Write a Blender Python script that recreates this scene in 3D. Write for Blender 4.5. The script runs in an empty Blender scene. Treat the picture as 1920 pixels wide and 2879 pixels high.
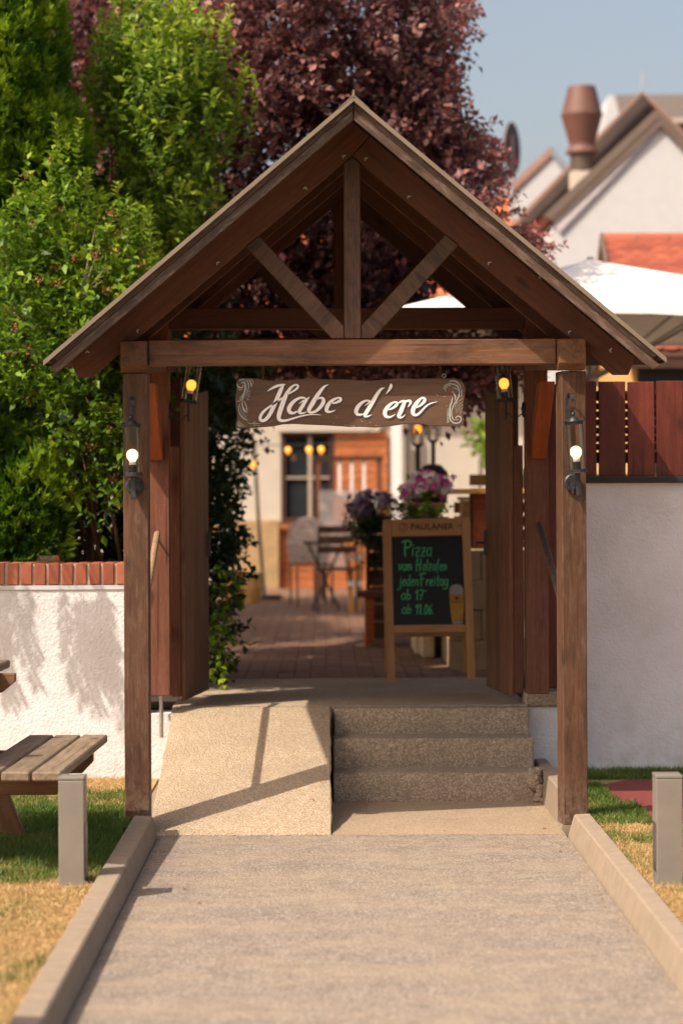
import bpy, bmesh, math, random
import numpy as np
from mathutils import Vector, Matrix, Euler

random.seed(7)
rng = np.random.default_rng(7)
SC = bpy.context.scene
C = SC.collection

# ------------------------------------------------------------------ camera, sky, sun, exposure
CAM_Z = 1.58
FPX, VX, VY = 6800.0, 915.0, 1407.0          # focal length in photo pixels, optical axis pixel
ROLL = 0.0047
cam = bpy.data.cameras.new('camera')
camo = bpy.data.objects.new('camera', cam)
C.objects.link(camo)
camo.matrix_world = Matrix.Translation((0, 0, CAM_Z)) @ Matrix.Rotation(ROLL, 4, 'Y') @ Matrix.Rotation(math.pi / 2, 4, 'X')
cam.sensor_fit = 'VERTICAL'
cam.sensor_height = 36.0
cam.sensor_width = 24.0
cam.lens = FPX * 36.0 / 2879.0
cam.shift_x = (960 - VX) / 2879.0
cam.shift_y = (VY - 1439.5) / 2879.0
cam.clip_start = 0.1
cam.clip_end = 2000
cam.dof.use_dof = True
cam.dof.focus_distance = 11.42
cam.dof.aperture_fstop = 1.9
SC.camera = camo

SUN = Vector((0.653, 0.538, -1.0)).normalized()
world = bpy.data.worlds.new('World')
SC.world = world
world.use_nodes = True
wn = world.node_tree
bg = wn.nodes['Background']
sky = wn.nodes.new('ShaderNodeTexSky')
sky.sky_type = 'NISHITA'
sky.sun_disc = False
sky.sun_elevation = math.asin(-SUN.z)
sky.sun_rotation = math.radians(230.5)
sky.altitude = 300
sky.air_density = 1.0
sky.dust_density = 6.0
sky.ozone_density = 0.9
wb = wn.nodes.new('ShaderNodeMix'); wb.data_type = 'RGBA'; wb.blend_type = 'MULTIPLY'   # camera white balance: warm
wb.inputs[0].default_value = 1.0; wb.inputs[7].default_value = (1.17, 1.01, 0.88, 1)
wn.links.new(sky.outputs[0], wb.inputs[6]); wn.links.new(wb.outputs[2], bg.inputs[0])
bg.inputs[1].default_value = 0.114

sl = bpy.data.lights.new('sun', 'SUN')
sl.energy = 3.55
sl.angle = math.radians(0.53)
sl.color = (1.0, 0.87, 0.72)
so = bpy.data.objects.new('sun', sl)
C.objects.link(so)
so.rotation_euler = SUN.to_track_quat('-Z', 'Y').to_euler()
so.location = (-6, -5, 12)

SC.view_settings.view_transform = 'Standard'
SC.view_settings.look = 'None'
SC.view_settings.gamma = 1.0
SC.view_settings.use_curve_mapping = False
SC.view_settings.exposure = 0.79
SC.cycles.use_denoising = True
SC.cycles.max_bounces = 8
SC.cycles.transparent_max_bounces = 12

# ------------------------------------------------------------------ helpers
ct, st = math.cos(ROLL), math.sin(ROLL)

def U(px, py, d):
    """photo pixel + distance along the view axis -> point in the world"""
    dx, dy = px - VX, VY - py
    tx = dx * ct + dy * st
    ty = -dx * st + dy * ct
    return Vector((tx * d / FPX, d, CAM_Z + ty * d / FPX))

WM = {}

def place(o, parent, wm):
    if parent is not None:
        o.parent = parent
        o.matrix_parent_inverse = Matrix.Identity(4)
        o.matrix_basis = WM[parent.name].inverted() @ wm
    else:
        o.matrix_basis = wm
    WM[o.name] = wm.copy()

def tag(o, label=None, cat=None, group=None, kind=None):
    if label: o['label'] = label
    if cat: o['category'] = cat
    if group: o['group'] = group
    if kind: o['kind'] = kind
    return o

def empty(name, loc, label=None, cat=None, group=None, kind=None, rz=0.0):
    o = bpy.data.objects.new(name, None)
    C.objects.link(o)
    place(o, None, Matrix.Translation(loc) @ Matrix.Rotation(rz, 4, 'Z'))
    return tag(o, label, cat, group, kind)

def link(name, me, mat=None, parent=None, wm=None, smooth=False):
    o = bpy.data.objects.new(name, me)
    C.objects.link(o)
    if mat is not None and not me.materials:
        me.materials.append(mat)
    if smooth:
        me.polygons.foreach_set('use_smooth', [True] * len(me.polygons))
    place(o, parent, wm if wm is not None else Matrix.Identity(4))
    return o

class MB:
    def __init__(self):
        self.v, self.f, self.m, self.mi = [], [], [], 0
    def add(self, vs, fs):
        b = len(self.v)
        self.v += [tuple(v) for v in vs]
        self.f += [tuple(i + b for i in f) for f in fs]
        self.m += [self.mi] * len(fs)
        return self
    def box(self, x0, x1, y0, y1, z0, z1):
        vs = [(x0, y0, z0), (x1, y0, z0), (x1, y1, z0), (x0, y1, z0), (x0, y0, z1), (x1, y0, z1), (x1, y1, z1), (x0, y1, z1)]
        return self.add(vs, [(0, 3, 2, 1), (4, 5, 6, 7), (0, 1, 5, 4), (1, 2, 6, 5), (2, 3, 7, 6), (3, 0, 4, 7)])
    def hexa(self, a, b):
        n = len(a)
        return self.add(list(a) + list(b), [tuple(range(n))[::-1], tuple(range(n, 2 * n))] + [(i, (i + 1) % n, n + (i + 1) % n, n + i) for i in range(n)])
    def bar(self, p, q, w, h, up=(0, 0, 1)):
        p, q = Vector(p), Vector(q)
        d = (q - p).normalized(); u = Vector(up)
        if abs(d.dot(u)) > 0.99: u = Vector((0, 1, 0))
        s = d.cross(u).normalized(); u = s.cross(d).normalized()
        o = [s * (w / 2) + u * (h / 2), s * (-w / 2) + u * (h / 2), s * (-w / 2) - u * (h / 2), s * (w / 2) - u * (h / 2)]
        return self.hexa([p + k for k in o], [q + k for k in o])
    def tube(self, pts, r, n=8, cap=True):
        pts = [Vector(p) for p in pts]
        rs = r if hasattr(r, '__len__') else [r] * len(pts)
        base = len(self.v); prev = None
        for i, p in enumerate(pts):
            t = (pts[min(i + 1, len(pts) - 1)] - pts[max(i - 1, 0)]).normalized()
            if prev is None:
                a = Vector((0, 0, 1)) if abs(t.z) < 0.9 else Vector((1, 0, 0))
                s = t.cross(a).normalized()
            else:
                s = (prev - t * prev.dot(t)).normalized()
            prev = s; b = t.cross(s)
            for k in range(n):
                an = 2 * math.pi * k / n
                self.v.append(tuple(p + (s * math.cos(an) + b * math.sin(an)) * rs[i]))
        for i in range(len(pts) - 1):
            for k in range(n):
                self.f.append((base + i * n + k, base + i * n + (k + 1) % n, base + (i + 1) * n + (k + 1) % n, base + (i + 1) * n + k)); self.m.append(self.mi)
        if cap:
            self.f.append(tuple(base + k for k in range(n))[::-1]); self.m.append(self.mi)
            self.f.append(tuple(base + (len(pts) - 1) * n + k for k in range(n))); self.m.append(self.mi)
        return self
    def lathe(self, prof, c=(0, 0, 0), n=20, close=True):
        base = len(self.v)
        for r, z in prof:
            for k in range(n):
                a = 2 * math.pi * k / n
                self.v.append((c[0] + r * math.cos(a), c[1] + r * math.sin(a), c[2] + z))
        for i in range(len(prof) - 1):
            for k in range(n):
                self.f.append((base + i * n + k, base + i * n + (k + 1) % n, base + (i + 1) * n + (k + 1) % n, base + (i + 1) * n + k)); self.m.append(self.mi)
        if close:
            self.f.append(tuple(base + k for k in range(n))[::-1]); self.m.append(self.mi)
            self.f.append(tuple(base + (len(prof) - 1) * n + k for k in range(n))); self.m.append(self.mi)
        return self
    def mesh(self, name):
        me = bpy.data.meshes.new(name)
        me.from_pydata(self.v, [], self.f)
        me.update()
        return me
    def build(self, name, mat, parent=None, wm=None, smooth=False, bevel=0.0, seg=1, mats=None, world=True):
        me = self.mesh(name)
        if mats:
            for m in mats: me.materials.append(m)
            me.polygons.foreach_set('material_index', self.m)
        if world and wm is None:
            # vertices are world coordinates: move the origin to their centre
            vs = np.array(self.v); c = Vector(((vs.min(0) + vs.max(0)) / 2).tolist())
            me.transform(Matrix.Translation(-c)); wm = Matrix.Translation(c)
        if bevel > 0: bev(me, bevel, seg)
        return link(name, me, None if mats else mat, parent, wm, smooth)

def bev(me, off, seg=1):
    bm = bmesh.new(); bm.from_mesh(me)
    es = [e for e in bm.edges if len(e.link_faces) == 2 and e.calc_face_angle(0) > 0.5]
    bmesh.ops.recalc_face_normals(bm, faces=bm.faces)
    bmesh.ops.bevel(bm, geom=es, offset=off, segments=seg, affect='EDGES', profile=0.5)
    bm.to_mesh(me); bm.free()

def frame_x(direction, up=(0, 1, 0)):
    x = Vector(direction).normalized(); u = Vector(up)
    if abs(x.dot(u)) > 0.98: u = Vector((0, 0, 1))
    z = x.cross(u).normalized(); y = z.cross(x).normalized()
    return Matrix((x, y, z)).transposed().to_4x4()

def timber(name, p, q, w, h, mat, parent=None, up=(0, 1, 0), bevel=0.004, label=None):
    """squared timber, local X along the grain; w measured along `up`, h across"""
    p, q = Vector(p), Vector(q)
    L = (q - p).length
    me = MB().box(-L / 2, L / 2, -w / 2, w / 2, -h / 2, h / 2).mesh(name)
    if bevel: bev(me, bevel)
    o = link(name, me, mat, parent, Matrix.Translation((p + q) / 2) @ frame_x(q - p, up))
    if label: o['label'] = label
    return o

def prism(name, pts, y0, y1, direction, mat, parent=None, bevel=0.004, label=None):
    """polygon in the xz plane extruded along y; grain along `direction`"""
    cx = sum(p[0] for p in pts) / len(pts); cz = sum(p[1] for p in pts) / len(pts)
    M = Matrix.Translation((cx, (y0 + y1) / 2, cz)) @ frame_x(direction)
    Mi = M.inverted()
    a = [Mi @ Vector((x, y0, z)) for x, z in pts]; b = [Mi @ Vector((x, y1, z)) for x, z in pts]
    me = MB().hexa(a, b).mesh(name)
    bm = bmesh.new(); bm.from_mesh(me); bmesh.ops.recalc_face_normals(bm, faces=bm.faces); bm.to_mesh(me); bm.free()
    if bevel: bev(me, bevel)
    o = link(name, me, mat, parent, M)
    if label: o['label'] = label
    return o

def copy_tree(o, wm, parent=None, **props):
    c = o.copy(); C.objects.link(c)
    place(c, parent, wm)
    for k, v in props.items(): c[k] = v
    base = WM[o.name]
    for ch in list(o.children):
        copy_tree(ch, wm @ base.inverted() @ WM[ch.name], c)
    return c

def wob(d, s, ph):
    return (np.sin(d[:, 0] * s + ph) * np.sin(d[:, 1] * s * 1.3 + ph * 2) + np.sin(d[:, 2] * s * 1.1 + ph * 3) * np.sin(d[:, 0] * s * .7 + ph)) * 0.5


# ------------------------------------------------------------------ materials
def newmat(name):
    m = bpy.data.materials.new(name); m.use_nodes = True
    nt = m.node_tree; b = nt.nodes['Principled BSDF']
    return m, nt, b

def N(nt, typ, **kw):
    n = nt.nodes.new(typ)
    for k, v in kw.items():
        if k.startswith('i_'):
            key = k[2:]; key = int(key) if key.isdigit() else key.replace('_', ' ')
            n.inputs[key].default_value = v
        else: setattr(n, k, v)
    return n

def ramp(nt, fac, stops):
    r = nt.nodes.new('ShaderNodeValToRGB')
    e = r.color_ramp.elements
    while len(e) < len(stops): e.new(0.5)
    for i, (p, c) in enumerate(stops):
        e[i].position = p; e[i].color = (*c, 1) if len(c) == 3 else c
    nt.links.new(fac, r.inputs[0])
    return r.outputs[0]

def mix(nt, fac, a, b, typ='MIX'):
    n = nt.nodes.new('ShaderNodeMix'); n.data_type = 'RGBA'; n.blend_type = typ
    for s, v in ((0, fac), (6, a), (7, b)):
        if isinstance(v, (int, float)): n.inputs[s].default_value = v
        elif isinstance(v, tuple): n.inputs[s].default_value = (*v, 1)
        else: nt.links.new(v, n.inputs[s])
    return n.outputs[2]

def math_(nt, op, a, b=0.0):
    n = nt.nodes.new('ShaderNodeMath'); n.operation = op
    for s, v in ((0, a), (1, b)):
        if isinstance(v, (int, float)): n.inputs[s].default_value = v
        else: nt.links.new(v, n.inputs[s])
    return n.outputs[0]

def coords(nt, scale=(1, 1, 1), rand=True, which='Object'):
    tc = nt.nodes.new('ShaderNodeTexCoord')
    v = tc.outputs[which]
    if rand:
        oi = nt.nodes.new('ShaderNodeObjectInfo')
        vm = N(nt, 'ShaderNodeVectorMath', operation='MULTIPLY_ADD')
        cx = nt.nodes.new('ShaderNodeCombineXYZ')
        for k in range(3): nt.links.new(oi.outputs['Random'], cx.inputs[k])
        nt.links.new(cx.outputs[0], vm.inputs[0]); vm.inputs[1].default_value = (37, 91, 53); nt.links.new(v, vm.inputs[2])
        v = vm.outputs[0]
    mp = nt.nodes.new('ShaderNodeMapping'); mp.inputs['Scale'].default_value = scale
    nt.links.new(v, mp.inputs[0])
    return mp.outputs[0]

def noise(nt, vec, scale, detail=4, rough=0.6, dist=0.0):
    n = N(nt, 'ShaderNodeTexNoise', i_Scale=scale, i_Detail=detail, i_Roughness=rough, i_Distortion=dist)
    nt.links.new(vec, n.inputs['Vector'])
    return n.outputs[0]

def bump(nt, b, h, strength=0.4, dist=0.01):
    n = N(nt, 'ShaderNodeBump', i_Strength=strength, i_Distance=dist)
    nt.links.new(h, n.inputs['Height']); nt.links.new(n.outputs[0], b.inputs['Normal'])

def wood(name, light, dark, weather=None, wamt=0.5, rough=0.6, spec=0.35, grain=1.0, stain=0.5, foot=False):
    m, nt, b = newmat(name)
    v = coords(nt, (1.2, 16, 16))
    g1 = noise(nt, v, 2.2 * grain, 5, 0.6, 1.2)
    v2 = coords(nt, (3, 130, 130))
    g2 = noise(nt, v2, 1.6 * grain, 3, 0.6)
    g = math_(nt, 'ADD', math_(nt, 'MULTIPLY', g1, 0.65), math_(nt, 'MULTIPLY', g2, 0.35))
    col = ramp(nt, g, [(0.34, dark), (0.5, tuple((a + c) / 2 for a, c in zip(light, dark))), (0.66, light)])
    v3 = coords(nt, (1, 3, 3))
    blot = noise(nt, v3, 3.0, 6, 0.7, 0.4)
    bm_ = ramp(nt, blot, [(0.47, (0, 0, 0)), (0.68, (1, 1, 1))])
    col = mix(nt, math_(nt, 'MULTIPLY', bm_, stain), col, tuple(c * 0.42 for c in dark))
    if weather:
        wv = noise(nt, coords(nt, (2, 9, 9)), 5.0, 8, 0.75)
        wm_ = ramp(nt, wv, [(0.50, (0, 0, 0)), (0.66, (1, 1, 1))])
        col = mix(nt, math_(nt, 'MULTIPLY', wm_, wamt), col, weather)
    # knots
    kv = N(nt, 'ShaderNodeTexVoronoi', i_Scale=1.0); nt.links.new(coords(nt, (2.2, 6.5, 6.5)), kv.inputs['Vector'])
    kk = ramp(nt, kv.outputs[0], [(0.05, (1, 1, 1)), (0.13, (0, 0, 0))])
    col = mix(nt, math_(nt, 'MULTIPLY', kk, 0.7), col, tuple(c * 0.35 for c in dark))
    crc = noise(nt, coords(nt, (0.7, 60, 60)), 1.3, 2, 0.5)
    cm = ramp(nt, crc, [(0.27, (1, 1, 1)), (0.315, (0, 0, 0))])
    col = mix(nt, math_(nt, 'MULTIPLY', cm, 0.75), col, tuple(c * 0.25 for c in dark))
    if foot:   # splash dirt at the foot of the posts
        g_ = nt.nodes.new('ShaderNodeNewGeometry'); sp_ = nt.nodes.new('ShaderNodeSeparateXYZ'); nt.links.new(g_.outputs['Position'], sp_.inputs[0])
        mr = N(nt, 'ShaderNodeMapRange', i_From_Min=0.04, i_From_Max=0.30, i_To_Min=0.9, i_To_Max=0.0); nt.links.new(sp_.outputs[2], mr.inputs[0])
        fn = noise(nt, g_.outputs['Position'], 34, 6, 0.75)
        col = mix(nt, math_(nt, 'MULTIPLY', mr.outputs[0], ramp(nt, fn, [(0.42, (0, 0, 0)), (0.62, (1, 1, 1))])), col, (0.20, 0.15, 0.10))
    # each timber its own tone
    oi = nt.nodes.new('ShaderNodeObjectInfo')
    hs = N(nt, 'ShaderNodeHueSaturation'); nt.links.new(col, hs.inputs['Color'])
    nt.links.new(math_(nt, 'ADD', math_(nt, 'MULTIPLY', oi.outputs['Random'], 0.35), 0.82), hs.inputs['Value'])
    nt.links.new(hs.outputs[0], b.inputs['Base Color'])
    b.inputs['Roughness'].default_value = rough
    b.inputs['Specular IOR Level'].default_value = spec
    # drying cracks
    cr = noise(nt, coords(nt, (0.8, 70, 70)), 1.5, 2, 0.5)
    crk = ramp(nt, cr, [(0.26, (0, 0, 0)), (0.33, (1, 1, 1))])
    h = math_(nt, 'ADD', g2, math_(nt, 'MULTIPLY', crk, 1.2))
    bump(nt, b, h, 0.5, 0.002)
    return m

def plain(name, col, rough=0.6, metal=0.0, var=0.15, scale=20, spec=0.5, bmp=0.0, bdist=0.003):
    m, nt, b = newmat(name)
    n = noise(nt, coords(nt), scale, 5, 0.65)
    c = ramp(nt, n, [(0.3, tuple(x * (1 - var) for x in col)), (0.7, tuple(min(1, x * (1 + var)) for x in col))])
    nt.links.new(c, b.inputs['Base Color'])
    b.inputs['Roughness'].default_value = rough; b.inputs['Metallic'].default_value = metal
    b.inputs['Specular IOR Level'].default_value = spec
    if bmp: bump(nt, b, n, bmp, bdist)
    return m

def emis(name, col, s, base=(0.9, 0.8, 0.6)):
    m, nt, b = newmat(name)
    b.inputs['Base Color'].default_value = (*base, 1)
    b.inputs['Emission Color'].default_value = (*col, 1); b.inputs['Emission Strength'].default_value = s
    b.inputs['Roughness'].default_value = 0.4
    return m

def glassmat(name, tint=(0.95, 0.93, 0.88), refl=1.0):
    m, nt, b = newmat(name)
    nt.nodes.remove(b); out = nt.nodes['Material Output']
    t = N(nt, 'ShaderNodeBsdfTransparent'); t.inputs[0].default_value = (*tint, 1)
    g = N(nt, 'ShaderNodeBsdfGlossy', i_Roughness=0.03)
    fr = N(nt, 'ShaderNodeFresnel', i_IOR=1.5)
    mx = N(nt, 'ShaderNodeMixShader')
    nt.links.new(math_(nt, 'MULTIPLY', fr.outputs[0], refl), mx.inputs[0]); nt.links.new(t.outputs[0], mx.inputs[1]); nt.links.new(g.outputs[0], mx.inputs[2])
    nt.links.new(mx.outputs[0], out.inputs[0])
    return m

def leafmat(name, stops, trans=0.35, rough=0.42, spec=0.4):
    m, nt, b = newmat(name); out = nt.nodes['Material Output']
    at = N(nt, 'ShaderNodeAttribute', attribute_name='var')
    c = ramp(nt, at.outputs['Fac'], stops)
    nt.links.new(c, b.inputs['Base Color'])
    b.inputs['Roughness'].default_value = rough; b.inputs['Specular IOR Level'].default_value = spec
    tr = N(nt, 'ShaderNodeBsdfTranslucent')
    nt.links.new(mix(nt, 0.5, c, (0.9, 1.0, 0.3), 'MULTIPLY') if False else c, tr.inputs[0])
    mx = N(nt, 'ShaderNodeMixShader', i_0=trans)
    nt.links.new(b.outputs[0], mx.inputs[1]); nt.links.new(tr.outputs[0], mx.inputs[2]); nt.links.new(mx.outputs[0], out.inputs[0])
    return m

W_POST = wood('weathered post wood', (0.118, 0.055, 0.029), (0.058, 0.026, 0.014), (0.17, 0.105, 0.07), 0.45, stain=0.5, foot=True)
W_BEAM = wood('weathered beam wood', (0.180, 0.084, 0.040), (0.092, 0.042, 0.022), (0.12, 0.08, 0.055), 0.35, stain=0.8)
W_RAFT = wood('dark rafter wood', (0.118, 0.042, 0.021), (0.070, 0.024, 0.013), (0.10, 0.055, 0.035), 0.2, stain=0.3)
W_STRUT = wood('sooty strut wood', (0.125, 0.065, 0.042), (0.06, 0.032, 0.022), (0.03, 0.022, 0.018), 0.8, stain=0.8)
W_BARGE = wood('rain bleached barge board wood', (0.100, 0.058, 0.040), (0.042, 0.025, 0.019), (0.24, 0.19, 0.16), 0.5, stain=0.6)
W_RED = wood('red brown stained wood', (0.165, 0.060, 0.032), (0.095, 0.033, 0.018), (0.26, 0.15, 0.11), 0.2, stain=0.3)
W_ORANGE = wood('bright orange brown wood', (0.36, 0.095, 0.022), (0.20, 0.048, 0.012), None, stain=0.4)
W_GATE = wood('brown gate board wood', (0.21, 0.098, 0.050), (0.115, 0.050, 0.026), (0.22, 0.14, 0.09), 0.3, stain=0.4)
W_FENCE = wood('oxblood stained fence wood', (0.165, 0.034, 0.018), (0.085, 0.018, 0.011), (0.05, 0.012, 0.01), 0.5, rough=0.45, stain=0.6)
W_GREY = wood('sun bleached table wood', (0.25, 0.185, 0.125), (0.12, 0.085, 0.055), (0.34, 0.28, 0.22), 0.4, stain=0.4)
W_UNDER = wood('honey brown table timber', (0.24, 0.12, 0.055), (0.12, 0.055, 0.026), None, stain=0.5)
W_RAIL = wood('bare round rail wood', (0.42, 0.27, 0.16), (0.25, 0.15, 0.085), (0.45, 0.36, 0.28), 0.4, stain=0.3)
W_RAILD = wood('dark round rail wood', (0.10, 0.07, 0.055), (0.04, 0.028, 0.022), (0.18, 0.14, 0.11), 0.5)
W_SIGN = wood('brown painted sign wood', (0.108, 0.060, 0.036), (0.076, 0.042, 0.027), (0.14, 0.08, 0.048), 0.25, stain=0.25, grain=0.8)
W_BOARD = wood('oiled oak frame wood', (0.70, 0.36, 0.15), (0.54, 0.26, 0.10), None, stain=0.2)
W_PALE = wood('golden pine wood', (0.62, 0.34, 0.11), (0.42, 0.20, 0.06), None, stain=0.3)
W_CLAD = wood('orange brown cladding wood', (0.50, 0.17, 0.055), (0.30, 0.09, 0.03), (0.55, 0.28, 0.14), 0.3, stain=0.4)
W_DARK = wood('dark stained garden wood', (0.09, 0.04, 0.025), (0.045, 0.02, 0.013), None)

METAL_ROOF = plain('beige coated roof sheet', (0.215, 0.17, 0.125), 0.4, 0.3, 0.08, 6)
IRON = plain('black wrought iron', (0.045, 0.048, 0.052), 0.5, 0.6, 0.5, 60, bmp=0.3, bdist=0.001)
STEEL = plain('brushed steel', (0.45, 0.43, 0.40), 0.4, 0.9, 0.15, 40)
RUSTY = plain('rusty chain metal', (0.16, 0.09, 0.05), 0.6, 0.7, 0.3, 80)
BOLLARD = plain('sand grey powder coated aluminium', (0.22, 0.20, 0.172), 0.5, 0.2, 0.08, 9, bmp=0.1, bdist=0.0005)
LEDSLOT = plain('dark lamp slot', (0.02, 0.012, 0.025), 0.3, 0.0, 0.2)
BLACK = plain('matt black', (0.012, 0.012, 0.013), 0.6)
WHITE_P = plain('white sign paint', (0.80, 0.78, 0.76), 0.55, 0, 0.06, 60)
SHADOW_P = plain('violet grey sign paint', (0.060, 0.045, 0.055), 0.55, 0, 0.1)
ORN_P = plain('grey green ornament paint', (0.36, 0.38, 0.34), 0.6, 0, 0.3, 50)
ORN_D = plain('dull violet ornament paint', (0.13, 0.115, 0.12), 0.6, 0, 0.3, 50)
CHALKB = plain('black chalkboard', (0.008, 0.008, 0.009), 0.5, 0, 0.2)
CHALKG = plain('green chalk', (0.10, 0.56, 0.22), 0.9, 0, 0.35, 120)
GLASS = glassmat('clear lantern glass', (0.975, 0.965, 0.935), 0.6)
GLASS_D = glassmat('dark window glass', (0.12, 0.12, 0.12), 3.0)
BULB_W = emis('warm white bulb', (1.0, 0.74, 0.46), 1.15)
BULB_Y = emis('amber bulb', (1.0, 0.40, 0.05), 1.15, (0.8, 0.5, 0.15))
BULB_O = emis('orange bulb', (1.0, 0.36, 0.03), 1.1, (0.8, 0.4, 0.1))
CERAM = plain('white bulb collar', (0.75, 0.72, 0.68), 0.4, 0, 0.03)
FABRIC = plain('white umbrella canvas', (0.84, 0.82, 0.78), 0.8, 0, 0.02)
WHITE_W = plain('white garden paint', (0.75, 0.72, 0.70), 0.6, 0, 0.06)
PINKF = plain('red running track rubber', (0.17, 0.030, 0.026), 0.85, 0, 0.25, 90, bmp=0.4, bdist=0.004)
COPPER = plain('brown red vent metal', (0.125, 0.056, 0.040), 0.6, 0.0, 0.08, 3)
HOUSEW = plain('smooth white house render', (0.52, 0.53, 0.545), 0.9, 0, 0.04, 8)
HOUSEB = plain('brown painted verge', (0.15, 0.11, 0.085), 0.7, 0, 0.12, 4)
SOFFIT = plain('dark brown soffit', (0.085, 0.062, 0.052), 0.75, 0, 0.15, 4)
ROOFBR = plain('brown grey roof tiles', (0.12, 0.095, 0.08), 0.8, 0, 0.2, 12, bmp=0.5, bdist=0.03)
OCHRE = plain('ochre house render', (0.62, 0.36, 0.12), 0.9, 0, 0.06, 4)
CREAM = plain('cream house render', (0.50, 0.455, 0.38), 0.9, 0, 0.05, 5)
POTTER = plain('terracotta', (0.42, 0.19, 0.11), 0.8, 0, 0.15, 15)
SOIL = plain('dark soil', (0.045, 0.03, 0.02), 0.95, 0, 0.4, 25, bmp=0.6, bdist=0.02)
FLASH = plain('blue grey flashing', (0.33, 0.38, 0.42), 0.4, 0.6, 0.1)

def tilemat():
    m, nt, b = newmat('orange roof tile')
    oi = nt.nodes.new('ShaderNodeObjectInfo')
    c = ramp(nt, oi.outputs['Random'], [(0.0, (0.16, 0.035, 0.022)), (0.3, (0.32, 0.070, 0.032)), (0.75, (0.40, 0.105, 0.042)), (1.0, (0.24, 0.05, 0.028))])
    n = noise(nt, coords(nt), 18, 5, 0.7)
    c = mix(nt, math_(nt, 'MULTIPLY', n, 0.5), c, (0.22, 0.07, 0.05))
    nt.links.new(c, b.inputs['Base Color']); b.inputs['Roughness'].default_value = 0.75
    return m
TILE = tilemat()

def brickmat():
    m, nt, b = newmat('red coping brick')
    oi = nt.nodes.new('ShaderNodeObjectInfo')
    c = ramp(nt, oi.outputs['Random'], [(0.0, (0.22, 0.062, 0.034)), (0.5, (0.30, 0.090, 0.048)), (1.0, (0.36, 0.135, 0.075))])
    n = noise(nt, coords(nt), 28, 7, 0.75, 0.3)
    c = mix(nt, ramp(nt, n, [(0.5, (0, 0, 0)), (0.7, (0.8, 0.8, 0.8))]), c, (0.30, 0.075, 0.045))
    n2 = noise(nt, coords(nt), 60, 5, 0.8)
    c = mix(nt, ramp(nt, n2, [(0.64, (0, 0, 0)), (0.76, (0.6, 0.6, 0.6))]), c, (0.55, 0.33, 0.22))
    nt.links.new(c, b.inputs['Base Color']); b.inputs['Roughness'].default_value = 0.85
    bump(nt, b, n2, 0.5, 0.003)
    return m
BRICK = brickmat()

def pavermat():
    m, nt, b = newmat('clay paver')
    oi = nt.nodes.new('ShaderNodeObjectInfo')
    geo = nt.nodes.new('ShaderNodeNewGeometry')
    n0 = noise(nt, coords(nt, rand=False), 7, 2, 0.5)
    f = math_(nt, 'ADD', math_(nt, 'MULTIPLY', oi.outputs['Random'], 0.5), math_(nt, 'MULTIPLY', n0, 0.5))
    c = ramp(nt, f, [(0.1, (0.125, 0.062, 0.034)), (0.5, (0.18, 0.095, 0.055)), (0.9, (0.25, 0.145, 0.09))])
    nt.links.new(c, b.inputs['Base Color']); b.inputs['Roughness'].default_value = 0.85
    return m
PAVER = pavermat()

def stucco():
    m, nt, b = newmat('rough white roughcast')
    v = coords(nt, rand=False)
    n1 = noise(nt, v, 55, 3, 0.5, 0.6)
    vo = N(nt, 'ShaderNodeTexVoronoi', i_Scale=78.0, feature='SMOOTH_F1'); nt.links.new(v, vo.inputs['Vector'])
    h = math_(nt, 'SUBTRACT', math_(nt, 'MULTIPLY', n1, 1.4), vo.outputs[0])
    dirt = noise(nt, v, 2.3, 7, 0.7)
    c = ramp(nt, dirt, [(0.35, (0.585, 0.59, 0.60)), (0.6, (0.675, 0.69, 0.715))])
    sp = noise(nt, v, 90, 2, 0.5)
    c = mix(nt, ramp(nt, sp, [(0.66, (0, 0, 0)), (0.74, (0.6, 0.6, 0.6))]), c, (0.55, 0.40, 0.26))
    # splash dirt near the ground
    sep = nt.nodes.new('ShaderNodeSeparateXYZ'); g = nt.nodes.new('ShaderNodeNewGeometry'); nt.links.new(g.outputs['Position'], sep.inputs[0])
    gz = N(nt, 'ShaderNodeMapRange', i_From_Min=0.05, i_From_Max=0.45, i_To_Min=0.55, i_To_Max=0.0); nt.links.new(sep.outputs[2], gz.inputs[0])
    dn = noise(nt, v, 9, 6, 0.75)
    fac = math_(nt, 'MULTIPLY', gz.outputs[0], ramp(nt, dn, [(0.4, (0, 0, 0)), (0.7, (1, 1, 1))]))
    c = mix(nt, fac, c, (0.36, 0.30, 0.22))
    nt.links.new(c, b.inputs['Base Color']); b.inputs['Roughness'].default_value = 0.9; b.inputs['Specular IOR Level'].default_value = 0.2
    bump(nt, b, h, 0.5, 0.006)
    return m
STUCCO = stucco()

def pebblecrete(name, base, lo, hi, scale=90, bd=0.006):
    m, nt, b = newmat(name)
    v = coords(nt, rand=False)
    vo = N(nt, 'ShaderNodeTexVoronoi', i_Scale=scale); nt.links.new(v, vo.inputs['Vector'])
    cr = nt.nodes.new('ShaderNodeSeparateColor'); nt.links.new(vo.outputs['Color'], cr.inputs[0])
    c = ramp(nt, cr.outputs[0], [(0.0, lo), (0.5, base), (1.0, hi)])
    edge = ramp(nt, vo.outputs['Distance'], [(0.35, (0, 0, 0)), (0.75, (1, 1, 1))])
    c = mix(nt, math_(nt, 'MULTIPLY', edge, 0.75), c, tuple(x * 0.5 for x in base))
    st_ = noise(nt, v, 2.6, 7, 0.7)
    c = mix(nt, math_(nt, 'MULTIPLY', ramp(nt, st_, [(0.42, (0, 0, 0)), (0.72, (1, 1, 1))]), 0.45), c, tuple(x * 0.55 for x in base))
    nt.links.new(c, b.inputs['Base Color']); b.inputs['Roughness'].default_value = 0.9; b.inputs['Specular IOR Level'].default_value = 0.25
    h = math_(nt, 'SUBTRACT', 1.0, vo.outputs['Distance'])
    bump(nt, b, h, 0.8, bd)
    return m
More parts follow.
